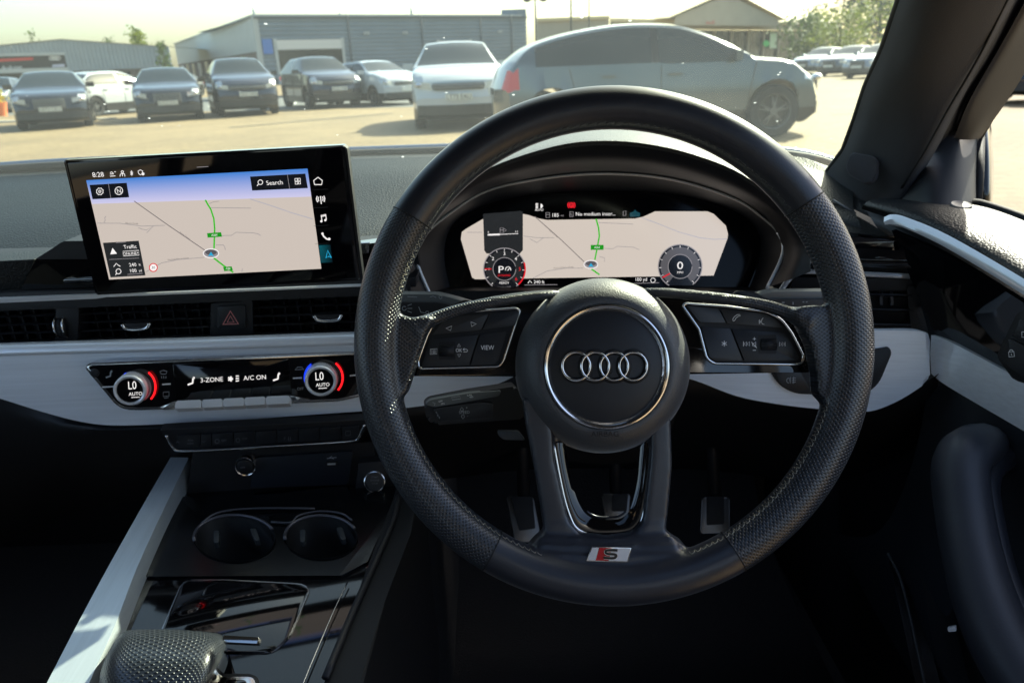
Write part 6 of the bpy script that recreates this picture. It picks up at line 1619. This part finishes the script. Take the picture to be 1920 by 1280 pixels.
# webs (thumb rests) and the thin leather strip above each switch pod
parts.append(slab([(705, 600), (740, 585), (772, 596), (795, 592), (815, 596), (800, 625), (786, 665), (772, 710), (764, 735), (740, 760), (705, 720)], .005, -.013))
parts.append(slab([(1595, 600), (1560, 575), (1526, 572), (1500, 574), (1480, 584), (1496, 605), (1518, 650), (1528, 705), (1530, 740), (1555, 765), (1595, 720)], .005, -.013))
def stripseg(pts, ws, r): 
    P = cat([(x, y, w, q) for (x, y), w, q in zip(pts, ws, r)], 6)
    return tube_geo([WP(p[0], p[1], p[2]) for p in P], [p[3] for p in P], n=12)
parts.append(stripseg([(775, 620), (800, 603), (850, 583), (920, 566), (985, 555), (1030, 550), (1075, 552)], [-.002, -.004, -.006, -.008, -.011, -.013, -.022], [.010, .0060, .0050, .0048, .0045, .0042, .004]))
parts.append(stripseg([(1520, 605), (1490, 590), (1440, 572), (1370, 560), (1300, 551), (1235, 546), (1190, 548)], [-.002, -.004, -.006, -.008, -.011, -.013, -.022], [.010, .0062, .0050, .0048, .0045, .0042, .004]))
# lower arms
def arm(outer, inner, w0, w1): return slab(outer+list(reversed(inner)), w0, w1)
parts.append(arm([(978, 745), (986, 800), (1000, 870), (1015, 960), (1021, 1000), (985, 1060)], [(1030, 745), (1036, 800), (1042, 870), (1068, 980), (1090, 1004), (1100, 1060)], -.006, -.022))
parts.append(arm([(1262, 775), (1266, 870), (1258, 960), (1253, 1000), (1320, 1060)], [(1225, 775), (1222, 870), (1209, 980), (1190, 1004), (1180, 1060)], -.006, -.022))
parts.append(slab([(1030, 985), (1068, 985), (1090, 1004), (1140, 1010), (1190, 1004), (1209, 985), (1247, 985), (1254, 1000), (1268, 1014), (1285, 1020), (1300, 1075), (980, 1075), (998, 1020), (1012, 1014), (1024, 1000)], -.005, -.022))
parts.append(slab([(1012, 1006), (1100, 1010), (1180, 1010), (1262, 1006), (1290, 1030), (1310, 1075), (970, 1075), (990, 1030)], -.0015, -.020))
parts.append(slab([(1010, 1018), (1100, 1020), (1180, 1020), (1268, 1018), (1300, 1075), (980, 1075)], .002, -.018))
parts.append(slab([(1005, 1032), (1100, 1036), (1180, 1036), (1272, 1032), (1300, 1080), (980, 1080)], .005, -.016))
parts.append(slab([(1000, 800), (1262, 800), (1250, 835), (1010, 835)], -.012, -.024))
V, Fc = merge(parts)
me = bpy.data.meshes.new('wheel_leather'); me.from_pydata([tuple(v) for v in V], [], Fc)
bm = bmesh.new(); bm.from_mesh(me)
bm.normal_update(); bmesh.ops.recalc_face_normals(bm, faces=bm.faces); bm.to_mesh(me); bm.free()
tmp = bpy.data.objects.new('tmp', me); COL.objects.link(tmp)
md = tmp.modifiers.new('r', 'REMESH'); md.mode = 'VOXEL'; md.voxel_size = .0013
md = tmp.modifiers.new('s', 'SMOOTH'); md.factor = .7; md.iterations = 22
dg = bpy.context.evaluated_depsgraph_get(); dg.update()
me2 = bpy.data.meshes.new_from_object(tmp.evaluated_get(dg)); bpy.data.objects.remove(tmp)
bm = bmesh.new(); bm.from_mesh(me2)
# cut at the four leather seams
SE = {}
def ang(px, py): return math.atan2(-(py-648), (px-1150))
seams = [((740, 390), (812, 432)), ((1540, 360), (1478, 402)), ((905, 1065), (935, 1006)), ((1395, 1066), (1358, 1006))]
for a, b in seams:
    p, q = WP(*a), WP(*b); nn = (q-p).cross(WN).normalized()
    # only near that seam: cut faces within 4 cm
    mid = (p+q)/2
    fs = [f for f in bm.faces if (f.calc_center_median()-mid).length < .045]
    g = list({v for f in fs for v in f.verts})+list({e for f in fs for e in f.edges})+fs
    bmesh.ops.bisect_plane(bm, geom=g, plane_co=p, plane_no=nn, dist=1e-6)
def side(c, k):
    a, b = seams[k]; p, q = WP(*a), WP(*b); nn = (q-p).cross(WN); return (c-p).dot(nn)
bm.faces.ensure_lookup_table()
ref = [side(WP(1150, 200), 0) > 0, side(WP(1150, 200), 1) > 0, side(WP(1150, 1100), 2) > 0, side(WP(1150, 1100), 3) > 0]
groups = {'top': [], 'left': [], 'right': [], 'bottom': []}
for f in bm.faces:
    c = f.calc_center_median(); x = (c-WC).dot(RT)/PX+1150; y = 648-(c-WC).dot(UP)/PX
    if y < 520 and (side(c, 0) > 0) == ref[0] and (side(c, 1) > 0) == ref[1]: k = 'top'
    elif (y > 760) and (side(c, 2) > 0) == ref[2] and (side(c, 3) > 0) == ref[3]: k = 'bottom'
    elif (y > 720 and 985 < x < 1265): k = 'bottom'
    else: k = 'left' if x < 1150 else 'right'
    groups[k].append(f)
winv = parent_world(sw).inverted()
def sub_mesh(name, fs, m, uv):
    mp = {}; VV, FF = [], []
    for f in fs:
        g = []
        for v in f.verts:
            if v.index not in mp: mp[v.index] = len(VV); VV.append(v.co.copy())
            g.append(mp[v.index])
        FF.append(tuple(g))
    o = mk(name, VV, FF, m, sw)
    if uv:
        u = o.data.uv_layers.new(name='UVMap')
        uvs = []
        for v in VV:
            d = v-WC; x, y = d.dot(RT), d.dot(UP); r = math.hypot(x, y); a = math.atan2(y, x) if x > 0 else math.atan2(y, -x)
            t = (RM-r)/RA
            vv = RA*math.asin(max(-1, min(1, t*.97))) if abs(t) < 1 else (RA*math.asin(.97)+(RM-r-RA) if t > 0 else -RA*math.asin(.97))
            uvs.append((a*RM, vv))
        for lp in o.data.loops: u.data[lp.index].uv = uvs[lp.vertex_index]
    return o
bm.verts.index_update()
for k, m, uv in (('top', leather, 0), ('left', perf, 1), ('right', perf, 1), ('bottom', leather, 0)):
    o = sub_mesh({'top': 'upper_leather', 'bottom': 'lower_spoke_leather'}.get(k, 'perforated_grip'), groups[k], m, uv)
bm.free()
# seam grooves
for a, b in seams:
    aa = (ang(*a)+ang(*b))/2
    P = []
    for i in range(25):
        ph = R(-40+260*i/24); t = .5-.5*math.cos(ph); 
        al = ang(*a)*(1-t)+ang(*b)*t if abs(ang(*a)-ang(*b)) < 3 else aa
        P.append(rimp(al, ph, off=-.0001))
    tube('seam', P, .00055, darker, sw, n=6)
# stitching on the inner edge: real thread, zig-zag
def stitches(a0, a1, m, n, ph0=146, ph1=166):
    parts_ = []
    for i in range(n):
        a = R(a0+(a1-a0)*i/n); da = R((a1-a0)/n)
        p = [rimp(a, R(ph1), off=-.0004), rimp(a+da*.3, R(ph0+3), off=.0001), rimp(a+da*.8, R(ph0), off=.0001), rimp(a+da*.98, R(ph1), off=-.0003)]
        parts_.append(tube_geo(p, .00024, n=4))
    v, f = merge(parts_); o = mk('stitching', v, f, m, sw); kind(o, 'stuff')
stitches(150, 40, MATS['dark_thread'], 48)
stitches(166, 146, thread, 12); stitches(40, 18, MATS['dark_thread'], 10)
stitches(200, 251, thread, 30, 152, 166); stitches(-14, -70, thread, 34, 152, 166)
# ---- switch pods
Pg = PW0(-.020)
podL = rp([(769, 692), (788, 640), (812, 598), (850, 578), (930, 564), (1050, 550), (1045, 600), (1020, 706), (770, 705)], [4, 6, 14, 10, 0, 0, 0, 0, 5])
podR = rp([(1210, 548), (1357, 563), (1440, 574), (1480, 590), (1500, 616), (1523, 682), (1520, 698), (1255, 702), (1225, 640)], [0, 0, 10, 14, 8, 5, 5, 0, 0])
plate('switch_pod', Pg, podL, gloss, sw, w=0, th=.014, bev=.0018, seg=3)
plate('switch_pod', Pg, podR, gloss, sw, w=0, th=.014, bev=.0018, seg=3)
Pc = PW0(-.0185)
frL = rp([(785, 688), (784, 676), (802, 627), (818, 598), (842, 587), (968, 578), (975, 583), (968, 602), (944, 676), (935, 687), (790, 691)], [3, 3, 6, 10, 10, 5, 4, 3, 5, 6, 3])
frR = rp([(1280, 573), (1286, 569), (1360, 574), (1438, 585), (1464, 598), (1484, 624), (1506, 667), (1504, 679), (1497, 683), (1338, 681), (1325, 671), (1311, 617)], [4, 4, 3, 8, 10, 8, 4, 3, 4, 6, 6, 3])
for fr_ in (frL, frR):
    tube('chrome_frame', [Pc.P(x, y, 0) for x, y in fr_], .0011, chrome, sw, closed=True, n=8)
    plate('pod_well', Pg, inset(fr_, 2), darker, sw, w=.0008, th=.002, bev=0)
Pb = PW0(-.017)
def key(name, pts, r=2.5, w=0, m=None, lean=None): return plate(name, Pb, rp(pts, r), m or btnm, sw, w=w, th=.004, bev=.0007)
key('arrow_key', [(811, 627), (832, 600), (850, 593), (916, 589), (902, 618)], [2, 10, 6, 2, 2])
key('blank_key', [(918.5, 588.5), (970, 582), (974, 588), (966, 610), (905.5, 617)], [2, 4, 3, 2, 2])
key('scroll_key', [(806, 637), (897, 627.5), (879, 684), (790, 688)], [3, 1, 1, 4])
key('view_key', [(900.5, 627), (950, 621), (933, 677), (926, 683), (882.5, 684)], [1, 4, 5, 4, 1])
key('blank_key', [(1287, 573), (1347, 579), (1361, 605), (1312, 604)], [4, 1, 1, 4])
key('call_key', [(1350, 579), (1434, 588), (1452, 597), (1468, 614), (1364, 606)], [1, 8, 6, 3, 1])
key('star_key', [(1315, 613), (1369, 616), (1392, 675), (1338, 676), (1330, 668)], [3, 1, 1, 6, 4])
key('volume_key', [(1373, 617), (1470, 623.5), (1484, 642), (1499, 670), (1494, 675), (1396, 675.5)], [1, 4, 5, 4, 3, 1])
sw_ = [o for o in sw.children]
for (x0, y0, x1, y1) in ((825, 643, 852, 672), (1423.5, 630, 1453.5, 661)):
    cx, cy = (x0+x1)/2, (y0+y1)/2; c = Pb.P(cx, cy, -.0035); hw = (x1-x0)/2*PX
    plate('roller_slot', Pb, rp([(x0-2, y0-2), (x1+2, y0-3), (x1+2, y1+2), (x0-2, y1+2)], 3), darker, sw, w=.0002, th=.001, bev=0)
    rl = tube('roller', [c-RT*hw, c+RT*hw], .0056, dark, sw, n=28)
    for i in range(13):
        a = R(-72+144*i/12); q = c+WN*math.cos(a)*.0058+UP*math.sin(a)*.0058
        v_, f_ = tube_geo([q-RT*hw*.96, q+RT*hw*.96], .00022, n=4); mk('ridge', v_, f_, btnm, rl, smooth=False)
wp_ = white_print
def ws_(lines, wd=1.0, m=None, w=.0002, name='icon'): return stroke(Pb, lines, wd, m or wp_, sw, w=w, name=name)
ws_([['c', (836, 615.5), (847, 611), (845, 619.5)]]); ws_([['c', (893, 607), (883, 603.5), (884, 612)]])
ws_([['c', (807, 654.5), (819.5, 653.5), (819, 663.5), (806.5, 664)], [(811, 657), (817, 656.7)], [(811, 659.3), (817, 659)], [(811, 661.6), (817, 661.3)], [(808.6, 657), (809.6, 657)], [(808.6, 659.3), (809.6, 659.3)], [(808.6, 661.6), (809.6, 661.6)]], .8)
text(Pb, 'OK', 860.5, 656.5, 6.8, wp_, sw, w=.0002, sx=.85); ws_([['c', (860.5, 644.5), (863.5, 649.5), (857.5, 649.5)], ['c', (861, 669), (864, 664), (858, 664)]], .8)
ws_([[(868, 655), (875, 654.5), (877, 657), (875.5, 659.3), (869, 659.5)], [(871, 652.5), (868, 655), (871, 657)]], .9)
text(Pb, 'VIEW', 914, 651.5, 8.6, wp_, sw, w=.0002, sx=.85)
ws_([[(1374.5, 601.5), (1374, 598), (1377, 593.5), (1382, 590), (1387, 589.5), (1388, 592), (1384, 593), (1380, 596), (1378, 600), (1375, 602)]], .9)
ws_([[(1431, 596), (1429, 598), (1428, 601), (1426.5, 603.5), (1428.5, 604.5), (1429, 607), (1433, 608)], circ(1422, 603, 2, 6, -70, 70), circ(1421, 603, 4.5, 8, -60, 60)], .9)
ws_([[(1358+5.5*math.cos(a), 644+5.5*math.sin(a)), (1358-5.5*math.cos(a), 644-5.5*math.sin(a))] for a in (R(30), R(90), R(150))], 1.1)
ws_([[(1394, 640), (1394, 649)], ['c', (1400, 640.5), (1400, 648.5), (1395, 644.5)], ['c', (1405.5, 640.5), (1405.5, 648.5), (1400.5, 644.5)], [(1411.5, 635), (1417.5, 635)], [(1414.5, 632), (1414.5, 638)], [(1411.5, 656.5), (1417.5, 656.5)],
     ['c', (1411, 644), (1413, 644), (1417, 640.5), (1417, 651), (1413, 648), (1411, 648)], [(1409, 641), (1419, 652)], ['c', (1461.5, 641), (1461.5, 649), (1466, 645)], ['c', (1466.5, 641), (1466.5, 649), (1471, 645)], [(1472, 641), (1472, 649)]], .9)
# ---- hub
hc = pt(1133, 686, D0+.010)
hx = lambda r: r*PX
kf = (D0+.010)/D0
hub = lathe('airbag_hub', hc, WN, [(hx(120), -.05), (hx(150), -.045), (hx(167), -.030), (hx(171), -.020), (hx(170), -.010), (hx(166), -.003), (hx(157), .0045), (hx(144), .0105), (hx(130), .0140), (hx(123), .0147), (hx(118.5), .0145), (hx(117), .0125)], hubm, sw, n=128, ex=RT)
lathe('hub_ring', hc, WN, [(hx(117.5), .0125), (hx(117), .0150), (hx(115.5), .0162), (hx(113), .0166), (hx(110.5), .0160), (hx(109), .0142), (hx(108.5), .012)], chrome, hub, n=128, ex=RT)
lathe('hub_disc', hc, WN, [(hx(109), .0118), (hx(107), .0122), (hx(100), .0132), (hx(60), .0150), (hx(20), .0156), (hx(2), .0157)], hubc, hub, n=96, ex=RT)
# four linked rings emblem
Ph = PW0(-.010+.0170)
zb = .0004
def eplate(pts, m, w, th=.0006, bev=.0002, nm='emblem'): return plate(nm, Ph, pts, m, hub, w=w, th=th, bev=bev)
RCX = [1080.5, 1116, 1151.5, 1187]; RCY = 686.5
path = []
for i, cx in enumerate(RCX):
    tube('emblem_recess', [Ph.P(cx+27*math.cos(a), RCY+27*math.sin(a), -.0013) for a in [2*math.pi*k/40 for k in range(40)]], .0021, darker, hub, closed=True, n=8, flat=.35, up=WN)
for i, cx in enumerate(RCX):
    tube('emblem_ring', [Ph.P(cx+26*math.cos(a), RCY+26*math.sin(a), (.0003 if i % 2 else .0001)+.0002*math.sin(a)) for a in [2*math.pi*k/56 for k in range(56)]], .00095, chrome, hub, closed=True, n=10, up=WN)
emb = mat('embossed_black', (.012, .012, .015), .35)
q = Panel(1135, 813, 1, (WN+UP*-.9).normalized()); q.o = hc+WN*.0079-UP*hx(150)+(WN-UP*.9).normalized()*.0012
text(q, 'AIRBAG', 1134, 813, 10, emb, hub, sx=1.05)
for x, y, s in ((1020, 632, 1), (1247, 630, -1)):
    rr_ = Vector((x-1133, y-686)); r_ = rr_.length; dirv = (RT*rr_.x-UP*rr_.y).normalized()
    q = Panel(x, y, 1, (WN*1.0+dirv*.55).normalized()); q.o = hc+WN*.0118+dirv*hx(r_)*1.0+WN*.0006
    stroke(q, [['c', (x-10*s, y-5), (x-2*s, y-3), (x+4*s, y-3), (x+4*s, y+2), (x-2*s, y+3), (x-10*s, y+5)], circ(x+5*s, y+3, 4, 10), [(x+4*s, y-3), (x+10*s, y-4)]], 1.2, emb, hub)
# ---- lower spoke insert: chrome U and gloss-black frame with opening
Pu = PW0(-.016)
U = cat([(1038, 830), (1048, 885), (1060, 940), (1072, 975), (1082, 990), (1098, 999), (1120, 1003), (1152, 1003), (1176, 1000), (1192, 992), (1202, 978), (1210, 945), (1217, 900), (1226, 826)], 5)
Ui = cat([(1060, 830), (1068, 885), (1080, 930), (1092, 955), (1101, 965), (1112, 971), (1126, 974), (1148, 974), (1162, 972), (1172, 966), (1181, 955), (1189, 930), (1195, 900), (1202, 826)], 5)
tube('chrome_strip', [Pu.P(x, y, .0045) for x, y in U], .0010, chrome, sw, n=8)
pu = [(x, y) for x, y in U]
V = []; 
A = [Pu.P(x, y, .0035) for x, y in U]; B = [Pu.P((x*.45+a*.55), (y*.45+b*.55), .0040) for (x, y), (a, b) in zip(U, Ui)]; C_ = [Pu.P(a, b, .001) for a, b in Ui]; D_ = [Pu.P(a, b, -.030) for a, b in Ui]
n = len(A); V = A+B+C_+D_
mk('gloss_frame', V, [(k*n+i, k*n+i+1, (k+1)*n+i+1, (k+1)*n+i) for k in range(3) for i in range(n-1)], gloss, sw, auto=50)
tube('inner_bead', [Pu.P(x, y, -.012) for x, y in [((a-1140)*.93+1140, (b-830)*.965+830) for a, b in Ui[18:-18]]], .0008, MATS['satin_dark_rim'], sw, n=6)
# badge
Pbd = PW0(.0062)
bd = plate('badge', Pbd, rp([(1110, 1024.5), (1184, 1026.5), (1177, 1053), (1099, 1051)], 1), chrome, sw, w=.0, th=.003, bev=.0004)
plate('badge_enamel', Pbd, [(1111, 1026), (1123, 1026.3), (1116, 1050), (1101.5, 1049.6)], badge_white, bd, w=.0004, th=.0008, bev=0)
plate('badge_enamel', Pbd, [(1124, 1026.4), (1147, 1027), (1141, 1050.7), (1117, 1050)], badge_red, bd, w=.0004, th=.0008, bev=0)
plate('badge_enamel', Pbd, [(1148, 1027), (1182, 1028), (1176, 1051.6), (1142, 1050.7)], badge_white, bd, w=.0004, th=.0008, bev=0)
S_ = cat([(1158, 1031.5), (1150, 1031), (1138, 1031.5), (1135.5, 1035), (1140, 1038), (1150, 1038.5), (1155.5, 1041), (1153, 1045), (1146, 1046), (1132, 1045)], 4)
stroke(Pbd, [S_], 6.0, chrome, bd, w=.0008, name='badge_letter')
stroke(Pbd, [S_], 4.2, black_print, bd, w=.0010, name='badge_letter')
